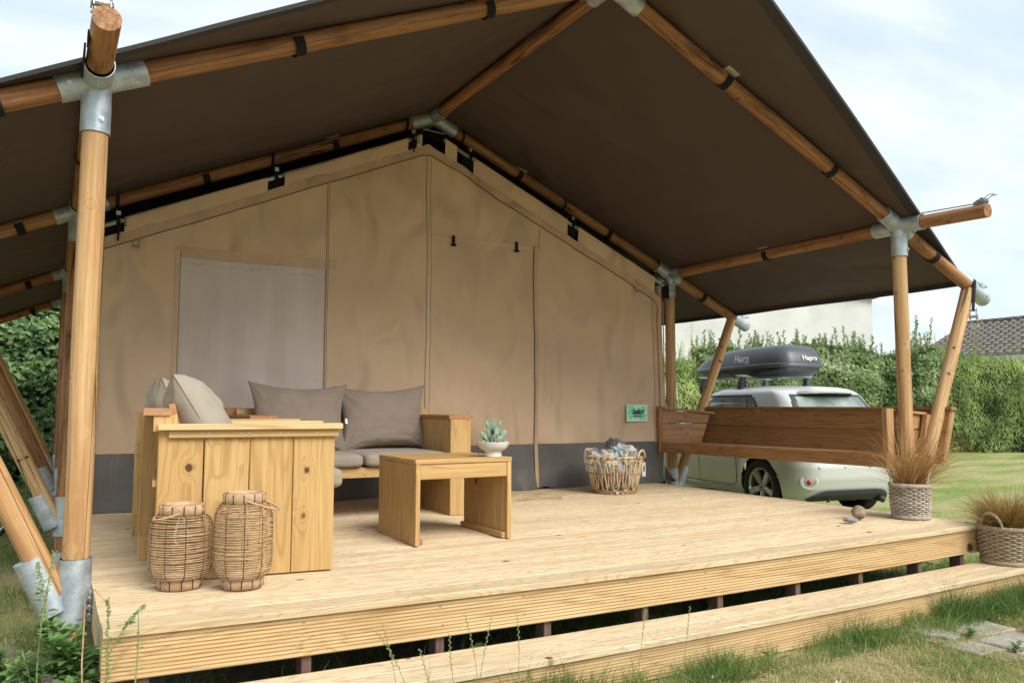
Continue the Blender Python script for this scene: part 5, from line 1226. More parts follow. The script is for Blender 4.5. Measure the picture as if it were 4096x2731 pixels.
for r_ in range(len(fine)-1):
    for c_ in range(nC):
        q = (r_*nC+c_, r_*nC+(c_+1) % nC, (r_+1)*nC+(c_+1) % nC, (r_+1)*nC+c_)
        ctr = sum((V[k] for k in q), Vector())/4
        cut_ = False
        for wx in (0.0, WB):
            if abs(ctr.y) > 0.5 and math.hypot(ctr.x-wx, ctr.z-0.316) < arch_r-0.002: cut_ = True
        if cut_: continue
        h = ctr.z; x = ctr.x; ay = abs(ctr.y); key = 'body'
        if 0.965 < h < 1.375:
            ta = (h-0.965)/0.41
            rear_edge = 0.02+0.20*ta+0.10*max(0, (ta-0.7)/0.3)**2; front_edge = 2.0-0.55*ta
            rearw = re_ = float(np.interp(h, arr[:, 0], arr[:, 1]))
            if ay > 0.60-0.02 and rear_edge < x < front_edge:
                key = 'glass'
                if abs(x-(1.24-0.02*ta)) < 0.045 or x < rear_edge+0.045 or x > front_edge-0.05 or h > 1.345 or h < 0.99 or abs(x-(0.27+0.12*ta)) < 0.016: key = 'trim_shade'
            elif x < re_+0.16 and ay < float(np.interp(h, arr[:, 0], arr[:, 3]))-0.10: key = 'trim_shade' if (ay > float(np.interp(h, arr[:, 0], arr[:, 3]))-0.17 or h > 1.335) else 'rear'  # top rows coloured dark for the shade under the spoiler
            elif x > float(np.interp(h, arr[:, 0], arr[:, 2]))-0.28 and ay < 0.62: key = 'front'
        groups[key].append(q)
V0 = [tuple(p+Vector((0, CY, 0))) for p in V]
for q in groups.pop('glass'):
    c0 = V[q[0]]; groups.setdefault(('side_window_rear' if c0.x < 1.22 else 'side_window_front')+('L' if c0.y > 0 else 'R'), []).append(q)
for key, nm, mt in (('body', 'body', 'paint'), ('side_window_rearL', 'rear_side_window', 'carglass'), ('side_window_rearR', 'rear_side_window', 'carglass'), ('side_window_frontL', 'front_side_window', 'carglass'), ('side_window_frontR', 'front_side_window', 'carglass'), ('rear', 'rear_window', 'carglass'), ('front', 'windscreen', 'carglass'), ('trim_shade', 'window_trim_and_shade', 'plastic')):
    mb = MB(); used = sorted({i for q in groups[key] for i in q}); mp_ = {i: k for k, i in enumerate(used)}
    mb.v = [V0[i] for i in used]; mb.f = [tuple(mp_[i] for i in q) for q in groups[key]]
    o = part(nm, mb, M[mt], car, local=I4, smooth=True)
    if key == 'body': body = o
# underside and wheel wells
part('underbody', MB().box(-0.42, 3.0, -0.66, 0.70, 0.19, 0.24).box(-0.36, 0.36, -0.52, 0.56, 0.2, 0.70).box(WB-0.36, WB+0.36, -0.52, 0.56, 0.2, 0.70).box(-0.6, 2.9, -0.60, 0.64, 0.62, 0.93), M['plastic'], car, local=I4)
for wx in (0, WB):
    for sy_ in (-1, 1):
        y_ = CY+sy_*0.74
        mb = MB()
        for k in range(24):
            a = math.pi*1.1*k/23-0.05*math.pi; a2 = math.pi*1.1*(k+1)/23-0.05*math.pi
            mb.add([(wx+arch_r*math.cos(t_)*1.0, y_+sy_*yy, 0.316+arch_r*math.sin(t_)) for t_, yy in ((a, 0.062), (a2, 0.062), (a2, -0.20), (a, -0.20))], [(0, 1, 2, 3)])
        part('wheel_arch', mb, M['plastic'], car, local=I4, smooth=True)
        w = link('wheel', MB().lathe([(0.0, 0)], 3).mesh('wheel', M['plastic']) if False else None, car, local=Matrix.Translation((wx, CY+sy_*0.735, 0.316)) @ Matrix.Rotation(R(-90*sy_), 4, 'X'))
        prof = [(0.215, -0.085), (0.225, -0.100), (0.27, -0.108), (0.300, -0.100), (0.312, -0.085), (0.316, -0.05), (0.316, 0.05), (0.312, 0.085), (0.300, 0.100), (0.27, 0.108), (0.225, 0.100), (0.215, 0.085)]
        part('tyre', MB().lathe(prof, 64), M['tyre'], w, local=I4, smooth=True)
        mb = MB()
        for k in range(56):
            for z_ in (-0.055, 0.0, 0.055):
                a = 2*math.pi*(k+(0.5 if z_ == 0 else 0))/56; c1, s1 = math.cos(a), math.sin(a); c2, s2 = math.cos(a+0.085), math.sin(a+0.085)
                mb.add([(0.3155*c1, 0.3155*s1, z_-0.024), (0.3155*c2, 0.3155*s2, z_-0.024), (0.3155*c2, 0.3155*s2, z_+0.024), (0.3155*c1, 0.3155*s1, z_+0.024), (0.3195*c1, 0.3195*s1, z_-0.02), (0.3195*c2, 0.3195*s2, z_-0.02), (0.3195*c2, 0.3195*s2, z_+0.02), (0.3195*c1, 0.3195*s1, z_+0.02)],
                       [(4, 5, 6, 7), (0, 1, 5, 4), (1, 2, 6, 5), (2, 3, 7, 6), (3, 0, 4, 7)])
        part('tread', mb, M['tyre'], w, local=I4, kind='stuff')
        mb = MB().lathe([(0.216, -0.08), (0.216, 0.085), (0.222, 0.092), (0.214, 0.094), (0.205, 0.088), (0.198, 0.06), (0.196, -0.08)], 64)
        rim = part('rim', mb, M['alloy'], w, local=I4, smooth=True)
        mb = MB()
        for k in range(5):
            a = 2*math.pi*k/5+math.pi/2; c1, s1 = math.cos(a), math.sin(a)
            def P(r, off, z): return (r*c1-off*s1, r*s1+off*c1, z)
            mb.add([P(0.04, -0.030, 0.062), P(0.04, 0.030, 0.062), P(0.205, 0.034, 0.086), P(0.205, -0.034, 0.086), P(0.04, -0.034, 0.03), P(0.04, 0.034, 0.03), P(0.205, 0.044, 0.05), P(0.205, -0.044, 0.05), P(0.12, 0.0, 0.083), P(0.205, 0.0, 0.090), P(0.04, 0.0, 0.07)],
                   [(0, 8, 10), (0, 3, 8), (3, 9, 8), (1, 10, 8), (1, 8, 2), (2, 8, 9), (0, 4, 7, 3), (1, 2, 6, 5)])
        for k in range(5): pass
        mb.lathe([(0.0, 0.072), (0.025, 0.072), (0.032, 0.066), (0.062, 0.060), (0.066, 0.03)], 32)
        sp = part('spoke', mb, M['alloy'], w, local=I4)
        mb = MB()
        for k in range(5):
            a = 2*math.pi*(k+0.5)/5+math.pi/2; mb.xform(I4); mb.tube([(0.048*math.cos(a), 0.048*math.sin(a), 0.05), (0.048*math.cos(a), 0.048*math.sin(a), 0.066)], 0.010, 10)
        mb.lathe([(0.0, 0.0745), (0.012, 0.0745)], 12); part('wheel_nut', mb, M['plastic'], w, local=I4)
        part('brake_disc', MB().lathe([(0.0, 0.0), (0.15, 0.0), (0.15, -0.02), (0.0, -0.02)], 32), M['plastic'], w, local=I4)
def on_body(x, h, left=1):
    w = float(np.interp(h, arr[:, 0], arr[:, 3])); return CY+left*w
# shut lines, sill strip, sensors, lights, diffuser
mb = MB(); pts = [(0.40, on_body(0, 0.31)+0.001, 0.31), (0.47, on_body(0, 0.30)+0.001, 0.30), (1.22, on_body(0, 0.30)+0.001, 0.30)]
mb.tube([(1.235, on_body(0, h)+0.001, h) for h in np.linspace(0.30, 0.96, 14)], 0.004, 4)
mb.tube([(0.36+0.12*max(0, (0.55-h)/0.25)**2*-0.0+(0.07 if h < 0.7 else 0.07-0.28*(h-0.7)), on_body(0, h)+0.001+0.010, h) for h in np.linspace(0.42, 0.96, 14)]+[], 0.004, 4)
mb.tube([(0.43, on_body(0, 0.42)+0.011, 0.42), (0.47, on_body(0, 0.34)+0.004, 0.33), (0.53, on_body(0, 0.30)+0.001, 0.295), (1.235, on_body(0, 0.295)+0.001, 0.295), (2.1, on_body(0, 0.295)+0.001, 0.295)], 0.004, 4)
part('door_gap', mb, M['plastic'], car, local=I4)
part('sill_strip', MB().tube([(0.46, on_body(0, 0.285)+0.002, 0.272), (2.1, on_body(0, 0.285)+0.002, 0.272)], 0.007, 6), M['paint'], car, local=I4, smooth=True)
def rear_x(h): return float(np.interp(h, arr[:, 0], arr[:, 1]))
def rear_pt(yl, h, off=0.004):
    sl = tuple([h]+[float(np.interp(h, arr[:, 0], arr[:, c_])) for c_ in range(1, 5)]); _, re_, fr_, w_, rc_ = sl; y_ = yl-CY; ay = abs(y_)
    if ay < w_-rc_: return Vector((re_-off, yl, h)), Vector((-1, 0, 0))
    s_ = min(1, (ay-(w_-rc_))/rc_); a = math.asin(s_); nrm = Vector((-math.cos(a), math.copysign(math.sin(a), y_), 0))
    return Vector((re_+rc_-rc_*math.cos(a), yl, h))+nrm*off, nrm
for yl in (0.58, 0.19, -0.19, -0.58):
    p, n_ = rear_pt(yl, 0.58, 0.002); part('parking_sensor', MB().lathe([(0.0, 0.006), (0.012, 0.006), (0.013, 0.001), (0.017, 0.003), (0.02, 0.0)], 16), M['paint'], car, local=Matrix.Translation(p) @ n_.to_track_quat('Z', 'Y').to_matrix().to_4x4(), smooth=True)
for sy_ in (1, -1):
    p, n_ = rear_pt(CY+sy_*0.66, 0.42, 0.001); q = n_.to_track_quat('Z', 'Y').to_matrix().to_4x4()
    o = part('fog_light_recess', MB().lathe([(0.055, 0.0), (0.075, 0.005), (0.085, 0.0)], 24), M['paint'], car, local=Matrix.Translation(p) @ q @ Matrix.Scale(1.25, 4, (1, 0, 0)), smooth=True)
    part('fog_light', MB().lathe([(0.0, 0.02), (0.030, 0.016), (0.040, 0.003), (0.04, -0.01)], 20), M['red'], car, local=Matrix.Translation(p) @ q @ Matrix.Scale(0.72, 4), smooth=True)
    p, n_ = rear_pt(CY+sy_*0.70, 0.86, 0.001)
    part('tail_light', MB().grid(lambda a, b: tuple(rear_pt(CY+sy_*(0.52+0.26*a), 0.76+0.16*b*(1-0.3*a), 0.012)[0]), 10, 6), M['red'], car, local=I4, smooth=True)
mb = MB(); mb.grid(lambda a, b: tuple(rear_pt(CY+(-0.62+1.24*a), 0.200+(0.125)*b*(1-abs(2*a-1)**8*0.75), 0.018+0.020*math.sin(b*3.1))[0]), 30, 8); part('diffuser', mb, M['plastic'], car, local=I4, smooth=True)
part('exhaust', MB().tube([(-0.25, -0.42, 0.22), (-0.62, -0.45, 0.215), (-0.66, -0.45, 0.20)], 0.035, 12), M['plastic'], car, local=I4, smooth=True)
part('tow_eye', MB().tube([(-0.60, 0.38, 0.235), (-0.64, 0.38, 0.225), (-0.64, 0.38, 0.205), (-0.60, 0.38, 0.2)], 0.008, 6), M['plastic'], car, local=I4, smooth=True)
# roof spoiler
mb = MB()
def sp_fn(a, b):
    y_ = CY+(-0.56+1.12*a); k = 1-abs(2*a-1)**5; x_ = 0.05-(0.42*k+0.02)*b; z_ = 1.452-0.045*b-0.03*abs(2*a-1)**3
    return (x_, y_, z_)
mb.grid(sp_fn, 24, 6); k = len(mb.v); mb.grid(lambda a, b: (sp_fn(a, b)[0], sp_fn(a, b)[1], sp_fn(a, b)[2]-0.004-0.03*(1-b)-0.012*b), 24, 6)
mb.grid(lambda a, b: (sp_fn(a, 1)[0]+0.006*b, sp_fn(a, 1)[1], sp_fn(a, 1)[2]-0.016*b), 24, 1)
part('spoiler', mb, M['paint'], car, local=I4, smooth=True)
part('brake_light', MB().box(-0.345, -0.335, CY-0.13, CY+0.13, 1.372, 1.388), M['plastic'], car, local=I4)
# seats seen through the glass are left out, the glass being opaque; rear wiper, aerial base
# roof bars
for bx_ in (0.62, 1.45):
    br = part('roof_bar', MB().tube([(bx_, CY-0.66, 1.605), (bx_, CY+0.66, 1.605)], 0.017, 10), M['steel'], car, local=I4, smooth=True)
    for sy_ in (-1, 1):
        part('bar_end', MB().tube([(bx_, CY+sy_*0.655, 1.605), (bx_, CY+sy_*0.685, 1.605)], 0.018, 8), M['plastic'], br, local=I4)
        y_ = CY+sy_*0.56
        mb = MB().add([(bx_-0.055, y_-0.03, 1.475), (bx_+0.055, y_-0.03, 1.475), (bx_+0.055, y_+0.055, 1.47), (bx_-0.055, y_+0.055, 1.47), (bx_-0.032, y_-0.025, 1.592), (bx_+0.032, y_-0.025, 1.592), (bx_+0.032, y_+0.022, 1.592), (bx_-0.032, y_+0.022, 1.592)],
                      [(0, 1, 2, 3), (7, 6, 5, 4), (0, 4, 5, 1), (1, 5, 6, 2), (2, 6, 7, 3), (3, 7, 4, 0)])
        mb.box(bx_-0.03, bx_+0.03, *sorted((y_+sy_*0.03, y_+sy_*0.06)), 1.40, 1.48)
        part('bar_foot', mb, M['plastic'], br, local=I4)
# roof box
BXM = CARM @ Matrix.Translation((0.0, 0.08, -0.035)) @ Matrix.Scale(1.10, 4, (0, 1, 0))
rbx = bpy.data.objects.new('roof_box', None); C.objects.link(rbx); WM[rbx.name] = BXM @ Matrix.Translation((1.0, 0, 1.63)); rbx.matrix_world = WM[rbx.name]; setprops(rbx, 'long dark grey roof box with white lettering strapped on the car roof', 'roof box')
BX0, BX1 = -0.02, 2.05
def box_out(z, re, fr, w, sh=0.0):
    n = 60; P = []
    for k in range(n):
        a = 2*math.pi*k/n; c_, s_ = math.cos(a), math.sin(a); e = 0.42
        x = math.copysign(abs(c_)**e, c_); y = math.copysign(abs(s_)**e, s_); xm = (re+fr)/2; L2 = (fr-re)/2
        t = (x+1)/2; ww = w*(1-0.30*max(0, t-0.35)**1.3/0.56); P.append((xm+L2*x-1.0, y*ww, z-1.63))
    return P
def stackm(sls, name, mat, mapz=None):
    mb = MB(); Rg = [box_out(*s_) for s_ in sls]; n = len(Rg[0]); Vv = [p for r_ in Rg for p in r_]
    if mapz: Vv = [mapz(*p) for p in Vv]
    mb.add(Vv, [(i*n+j, i*n+(j+1) % n, (i+1)*n+(j+1) % n, (i+1)*n+j) for i in range(len(Rg)-1) for j in range(n)]+[tuple(range(n-1, -1, -1)), tuple((len(Rg)-1)*n+j for j in range(n))])
    o = part(name, mb, mat, rbx, local=I4); smooth_angle(o.data, 50); return o
stackm([(1.632, 0.18, 1.75, 0.28), (1.64, 0.10, 1.86, 0.33), (1.70, 0.02, 1.98, 0.365), (1.735, 0.0, 2.03, 0.375)], 'box_base', M['boxbase'], lambda x, y, z: (x, y, z+0.0))
stackm([(1.735, -0.02, 2.06, 0.40), (1.742, -0.03, 2.07, 0.405), (1.775, -0.03, 2.07, 0.405), (1.785, -0.02, 2.05, 0.395)], 'box_rim', M['boxlid'])
def lid_map(x, y, z):
    X_ = x+1.0; t = (X_+0.02)/2.08
    k = 1-0.62*max(0, (t-0.45)/0.55)**1.7; h = (z+1.63-1.785)
    return (x, y, z-h+h*k)
stackm([(1.785, -0.015, 2.04, 0.39), (1.82, -0.01, 2.02, 0.385), (1.90, 0.02, 1.96, 0.365), (1.96, 0.06, 1.88, 0.335), (1.995, 0.12, 1.78, 0.285), (2.012, 0.22, 1.66, 0.20), (2.016, 0.4, 1.5, 0.06)], 'box_lid', M['boxlid'], lid_map)
for X_, sz_, tx in ((0.72, 0.115, 'Hapro'),):
    yy = 0.381
    o = link('lettering', text_mesh(tx, sz_, 0.15 if X_ > .5 else 0, 0.002, 'lettering', M['white']), rbx, local=Matrix.Translation((X_-1.0, yy+0.004, 1.865-1.63)) @ Matrix.Rotation(R(180), 4, 'Z') @ Matrix.Rotation(R(90-9), 4, 'X'))
link('lettering', text_mesh('Hapro', 0.085, 0, 0.0015, 'lettering', M['white']), rbx, local=Matrix.Translation((-0.02-1.0+0.002, -0.06, 1.845-1.63)) @ Matrix.Rotation(R(-90), 4, 'Z') @ Matrix.Rotation(R(90-12), 4, 'X'))
part('lettering_line', MB().box(-0.16, 0.05, -0.001, 0.001, -0.003, 0.003), M['white'], rbx, local=Matrix.Translation((0.74-1.0, 0.392, 1.815-1.63)) @ Matrix.Rotation(R(180), 4, 'Z'))
link('lettering', text_mesh('Traxer', 0.05, 0.15, 0.0005, 'lettering', M['white']), rbx, local=Matrix.Translation((0.62-1.0, 0.394, 1.815-1.63)) @ Matrix.Rotation(R(184), 4, 'Z') @ Matrix.Rotation(R(81), 4, 'X'))
for X_ in (0.35, 0.42, 1.12, 1.19, 1.86): part('rivet', MB().lathe([(0, 0.006), (0.008, 0.004), (0.010, 0)], 8), M['plastic'], rbx, local=Matrix.Translation((X_-1.0, 0.396-(0.02 if X_ > 1 else 0)-(0.05 if X_ > 1.5 else 0), 1.80-1.63)) @ Matrix.Rotation(R(-90), 4, 'X'))

# ------------------------------------------------------------ buildings beyond the hedge
wb = thing('white_building', 'tall white rendered building with a red tiled verge behind the hedge', 'building', (25.0, 20.2, G))
wd = Vector((-0.857, 0.515, 0)); wo = Vector((28.95, 17.83, 0)); wn = Vector((-0.515, -0.857, 0))
mb = MB(); L_ = 12.0; back = -wn*8
P0, P1 = wo, wo+wd*L_
def q3(p, z): return (p.x, p.y, z)
A = [q3(P0, G), q3(P1, G), q3(P1, 5.30+0.16*L_*0.5), q3(P0+wd*L_*0.5, 5.30+0.16*L_*0.5), q3(P0, 5.30)]
B_ = [q3(Vector(a[:2]+(0,))+back, a[2]) for a in A]
mb.add(A, [(0, 1, 2, 3, 4)]); mb.add(B_, [(4, 3, 2, 1, 0)]); mb.add([A[0], A[4], B_[4], B_[0]], [(0, 1, 2, 3)]); mb.add([A[1], B_[1], B_[2], A[2]], [(0, 1, 2, 3)])
part('wall', mb, M['render'], wb, mw=I4)
tile_me = MB().add([(-0.15, -0.2, 0.0), (-0.09, -0.2, 0.055), (0.0, -0.2, 0.075), (0.09, -0.2, 0.055), (0.15, -0.2, 0.0), (-0.15, 0.22, -0.02), (-0.09, 0.22, 0.035), (0.0, 0.22, 0.055), (0.09, 0.22, 0.035), (0.15, 0.22, -0.02), (-0.15, -0.2, -0.03), (0.15, -0.2, -0.03)],
                   [(0, 1, 6, 5), (1, 2, 7, 6), (2, 3, 8, 7), (3, 4, 9, 8), (10, 11, 4, 3, 2, 1, 0)]).mesh('roof_tile', M['redtile'])
rf = part('roof', MB().add([(P0-wd*0.15+wn*0.12).to_tuple()[:2]+(5.27,), (P0+wd*6+wn*0.12).to_tuple()[:2]+(6.26,), (P0+wd*6+back).to_tuple()[:2]+(6.26,), (P0-wd*0.15+back).to_tuple()[:2]+(5.27,)], [(0, 1, 2, 3)]), M['redtile'], wb, mw=I4)
for k in range(14):
    p = P0+wd*(0.30*k-0.05)+wn*0.02; m_ = frame((p.x, p.y, 5.30+0.16*(0.30*k-0.05)+0.02), wd+Vector((0, 0, 0.16)), -wn)
    link('roof_tile', tile_me, rf, mw=m_ @ Matrix.Scale(1.0, 4))

hs_ = thing('dark_house', 'low black timber house with lichen spotted dark tile roof behind the hedge', 'house', (29.0, 9.0, G))
X0, X1, Z0, Z1, YA, YB = 27.3, 30.7, 2.63, 4.05, 15.0, 1.0
part('wall', MB().box(X0+0.45, X1+2.8, YB+0.1, YA-0.15, G, Z0+0.1), M['tarwood'], hs_, mw=I4)
for k in range(12): part('wall_board', MB().box(X0+0.42, X0+0.45, YB+0.1, YA-0.12, 0.4+0.18*k, 0.4+0.18*k+0.172), M['tarwood'], hs_, mw=I4)
mb = MB().add([(X0, YA, Z0-0.04), (X0, YB, Z0-0.04), (X1, YB, Z1-0.04), (X1, YA, Z1-0.04)], [(0, 1, 2, 3)]).add([(X1, YA, Z1-0.04), (X1, YB, Z1-0.04), (X1+3.4, YB, Z0-0.04), (X1+3.4, YA, Z0-0.04)], [(0, 1, 2, 3)])
mb.add([(X0+0.3, YA-0.1, Z0), (X1+3.1, YA-0.1, Z0), (X1, YA-0.1, Z1-0.05)], [(0, 1, 2)])
rf = part('roof', mb, M['darktile'], hs_, mw=I4)
dt = MB(); prof_ = [(-0.15, 0.0), (-0.10, 0.02), (-0.05, 0.045), (0.0, 0.05), (0.05, 0.035), (0.09, 0.008), (0.15, 0.0)]
dt.add([(a, -0.19, z+0.03) for a, z in prof_]+[(a, 0.19, z) for a, z in prof_]+[(a, -0.19, z-0.0) for a, z in prof_], [(i, i+1, 8+i, 7+i) for i in range(6)]+[(14+i, 15+i, i+1, i) for i in range(6)])
dt_me = dt.mesh('roof_tile', M['darktile'])
sl_ = Vector((X1-X0, 0, Z1-Z0)); sn = sl_.length; sd_ = sl_.normalized(); rows = 12
rest = MB()
for r_ in range(rows):
    for c_ in range(int((YA-YB)/0.29)):
        p = Vector((X0, YA-0.13-0.29*c_, Z0))+sd_*(sn*(r_+0.45)/rows); m_ = frame(p+Vector((random.uniform(-.006, .006), random.uniform(-.008, .008), random.uniform(-.004, .006))), (0, -1, 0.0), sd_) @ Matrix.Rotation(R(random.uniform(-1.2, 1.2)), 4, 'Z')
        # right-handed frame puts Z upward for this slope
        if m_.col[2].z < 0: m_ = m_ @ Matrix.Rotation(math.pi, 4, 'Y')
        if c_ < 17: link('roof_tile', dt_me, rf, mw=m_)
        else:
            k = len(rest.v); rest.v += [tuple(m_ @ Vector(p_)) for p_ in dt.v]; rest.f += [tuple(i+k for i in f) for f in dt.f]
part('roof_tiles', rest, M['darktile'], rf, mw=I4, kind='stuff')
for c_ in range(40):
    yy = YA-0.2-0.36*c_; part('ridge_tile', MB().tube([(X1, yy+0.2, Z1+0.015), (X1, yy-0.18, Z1+0.03)], 0.11, 10), M['darktile'], rf, mw=I4, smooth=True)
part('gutter', MB().tube([(X0-0.03, YA, Z0-0.02), (X0-0.03, YB, Z0-0.02)], 0.05, 8), M['gutter'], hs_, mw=I4, smooth=True)
part('fascia', MB().box(X0+0.0, X0+0.04, YB, YA, Z0-0.27, Z0-0.06), M['white'], hs_, mw=I4)
part('soffit', MB().box(X0+0.04, X0+0.45, YB, YA, Z0-0.26, Z0-0.22), M['white'], hs_, mw=I4)
for s_ in (-1, 1):
    part('verge_board', MB().add([(X1+s_*3.4*1.0 if s_ > 0 else X0, YA+0.01, Z0-0.16), (X1, YA+0.01, Z1-0.14), (X1, YA+0.01, Z1+0.15), (X1+s_*3.4 if s_ > 0 else X0, YA+0.01, Z0+0.14)], [(0, 1, 2, 3)]).add([(X1+s_*3.4*1.0 if s_ > 0 else X0, YA+0.05, Z0-0.16), (X1, YA+0.05, Z1-0.14), (X1, YA+0.05, Z1+0.15), (X1+s_*3.4 if s_ > 0 else X0, YA+0.05, Z0+0.14)], [(3, 2, 1, 0)]), M['white'], hs_, mw=I4)

# ------------------------------------------------------------ hedges
def vn(P, s):
    return np.array([noise.noise((float(a)*s, float(b)*s, float(c)*s)) for a, b, c in P])
def leaves_mesh(name, cen, nrm, axis, ln, wd_, tint, mat, fold_=0.25):
    """pointed oval leaves, 6 vertices, folded on the midrib"""
    n = len(cen); axis = axis/np.linalg.norm(axis, axis=1, keepdims=True); side = np.cross(nrm, axis); side /= np.maximum(np.linalg.norm(side, axis=1, keepdims=True), 1e-6); up = np.cross(axis, side)
    T_ = [(-0.5, 0, 0), (-0.12, 0.5, 1), (0.25, 0.38, 1), (0.5, 0, 0), (0.25, -0.38, 1), (-0.12, -0.5, 1)]
    V = np.zeros((n, 6, 3))
    for k, (a, b, f_) in enumerate(T_): V[:, k] = cen+axis*(ln*a)[:, None]+side*(wd_*b)[:, None]+up*(wd_*fold_*f_)[:, None]
    quads = np.array([(0, 1, 2, 3), (0, 3, 4, 5)]); idx = (np.arange(n)[:, None, None]*6+quads[None]).reshape(-1)
    me = bpy.data.meshes.new(name); me.vertices.add(n*6); me.vertices.foreach_set('co', V.reshape(-1).astype(np.float32)); nf = n*2
    me.loops.add(nf*4); me.loops.foreach_set('vertex_index', idx.astype(np.int32)); me.polygons.add(nf); me.polygons.foreach_set('loop_start', np.arange(0, nf*4, 4, dtype=np.int32)); me.polygons.foreach_set('loop_total', np.full(nf, 4, dtype=np.int32))
    me.update(calc_edges=True); a = me.attributes.new('tint', 'FLOAT', 'POINT'); a.data.foreach_set('value', np.repeat(tint, 6).astype(np.float32)); me.materials.append(mat); return me
def hedge(label, path, H, thick, n, lsz, asp, mat, seed, shoots=60, up=0.2, shootL=0.5, cat='hedge', tb=0.0):
    path = [Vector(p+(0,)) for p in path]; seg = [(path[i+1]-path[i]).length for i in range(len(path)-1)]; tot = sum(seg)
    def at_(s_):
        for i, l_ in enumerate(seg):
            if s_ <= l_ or i == len(seg)-1:
                d = (path[i+1]-path[i]).normalized(); return path[i]+d*s_, Vector((-d.y, d.x, 0))
            s_ -= l_
    if (CAMP-path[0]).dot(at_(0.1)[1]) < 0: flip = -1
    else: flip = 1
    mid = at_(tot/2)[0]
    root = thing('hedge', label, cat, (mid.x, mid.y, G))
    def topz(s_): return H*(1+0.14*noise.noise((s_*0.45+seed, 0, 0))+0.07*noise.noise((s_*1.6+seed, 3, 0)))
    def face(s_, z): return thick/2*(1-0.35*max(0, z/H)**2.5)+0.30*noise.noise((s_*0.7+seed, z*0.8, 1))+0.24*noise.noise((s_*2.1+seed, z*2.2, 5))
    # dark inner mass
    mb = MB(); ns = int(tot/0.35)+2
    def cf(a, b):
        s_ = tot*a; p, nn = at_(s_); nn = nn*flip; th = b*math.pi; z = topz(s_)*0.93*min(1, math.sin(th)*1.6 if 0 < b < 1 else 0)
        off = (face(s_, z)-0.22)*math.cos(th)**1 if True else 0; off = (face(s_, z)-0.25)*(1 if b < 0.4 else -1 if b > 0.6 else (0.5-b)*10)
        return (p.x+nn.x*off, p.y+nn.y*off, G+z)
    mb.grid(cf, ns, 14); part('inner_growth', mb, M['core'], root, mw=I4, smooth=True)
    S_ = rng.uniform(0, tot, n); kind = rng.uniform(0, 1, n); cen = np.zeros((n, 3)); nr = np.zeros((n, 3)); tint = np.zeros(n)
    for i in range(n):
        s_ = S_[i]; p, nn = at_(s_); nn = nn*flip; tz = topz(s_)
        if kind[i] < 0.74: z = tz*rng.uniform(0.0, 1.0)**0.85; off = face(s_, z)-abs(rng.normal(0, 0.10)); nv = Vector((nn.x, nn.y, 0.35))
        elif kind[i] < 0.92: z = tz+rng.normal(-0.02, 0.07); off = rng.uniform(-1, 1)*face(s_, tz); nv = Vector((0, 0, 1))
        else: z = tz*rng.uniform(0, 1); off = -face(s_, z)+abs(rng.normal(0, 0.1)); nv = Vector((-nn.x, -nn.y, 0.3))
        cen[i] = (p.x+nn.x*off, p.y+nn.y*off, G+z); nr[i] = (nv.x, nv.y, nv.z)
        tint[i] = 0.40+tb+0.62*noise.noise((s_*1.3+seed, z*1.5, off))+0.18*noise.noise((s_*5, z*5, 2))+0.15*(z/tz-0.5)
    tint += rng.normal(0, 0.13, n); nr += rng.normal(0, 0.45, (n, 3)); nr /= np.linalg.norm(nr, axis=1, keepdims=True)
    ax = rng.normal(0, 1, (n, 3)); ax[:, 2] += up*4; ax -= nr*np.sum(ax*nr, axis=1, keepdims=True)*0.8
    ln = rng.uniform(0.65, 1.25, n)*lsz
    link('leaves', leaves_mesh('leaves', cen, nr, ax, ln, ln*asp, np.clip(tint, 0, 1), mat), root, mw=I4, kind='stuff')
    # upright shoots with leaves
    cs, nrs, axs, lns, ts = [], [], [], [], []; st_ = MB()
    for k in range(shoots):
        s_ = random.uniform(0, tot); p, nn = at_(s_); nn = nn*flip; tz = topz(s_); off = random.uniform(-0.6, 1.0)*face(s_, tz); L_ = shootL*random.uniform(0.4, 1.5)*(1.8 if random.random() < 0.06 else 1)
        b = Vector((p.x+nn.x*off, p.y+nn.y*off, G+tz-0.15)); d = Vector((random.uniform(-.22, .22), random.uniform(-.22, .22), 1)).normalized(); e = b+d*L_
        st_.tube([b, b.lerp(e, 0.5)+Vector((random.uniform(-.03, .03),)*3), e], [0.005, 0.004, 0.002], 4)
        for j in range(int(L_/0.028)):
            t = 0.2+0.8*j/(L_/0.028); c = b.lerp(e, t); a = random.uniform(0, 6.28); o_ = Vector((math.cos(a), math.sin(a), 0.7)).normalized(); l2 = lsz*random.uniform(0.6, 1.1)*(1.15-0.5*t)
            cs.append(c+o_*l2*0.5); axs.append(o_); nrs.append(Vector((-o_.x*0.6+random.uniform(-.4, .4), -o_.y*0.6+random.uniform(-.4, .4), 0.8))); lns.append(l2); ts.append(0.6+tb+random.uniform(-.2, .3))
    if cs:
        ln = np.array(lns); link('shoot_leaves', leaves_mesh('shoot_leaves', np.array(cs), np.array(nrs), np.array(axs), ln, ln*asp, np.clip(np.array(ts), 0, 1), mat), root, mw=I4, kind='stuff')
        part('shoots', st_, M['twig'], root, mw=I4, kind='stuff')
    return root
hedge('pale green willow like hedge behind the car, reaching up to the white wall', [(8.0, 17.5), (12.0, 15.6), (16.2, 13.6)], 2.55, 1.8, 36000, 0.12, 0.22, M['leaf_willow'], 1, shoots=260, up=0.5, shootL=0.6, tb=0.20)
hedge('dark green broadleaf hedge right of the car with long shoots on top', [(15.6, 13.9), (18.5, 12.4), (21.6, 10.8)], 2.75, 1.9, 40000, 0.13, 0.58, M['leaf_dark'], 2, shoots=150, up=0.05, shootL=0.55)
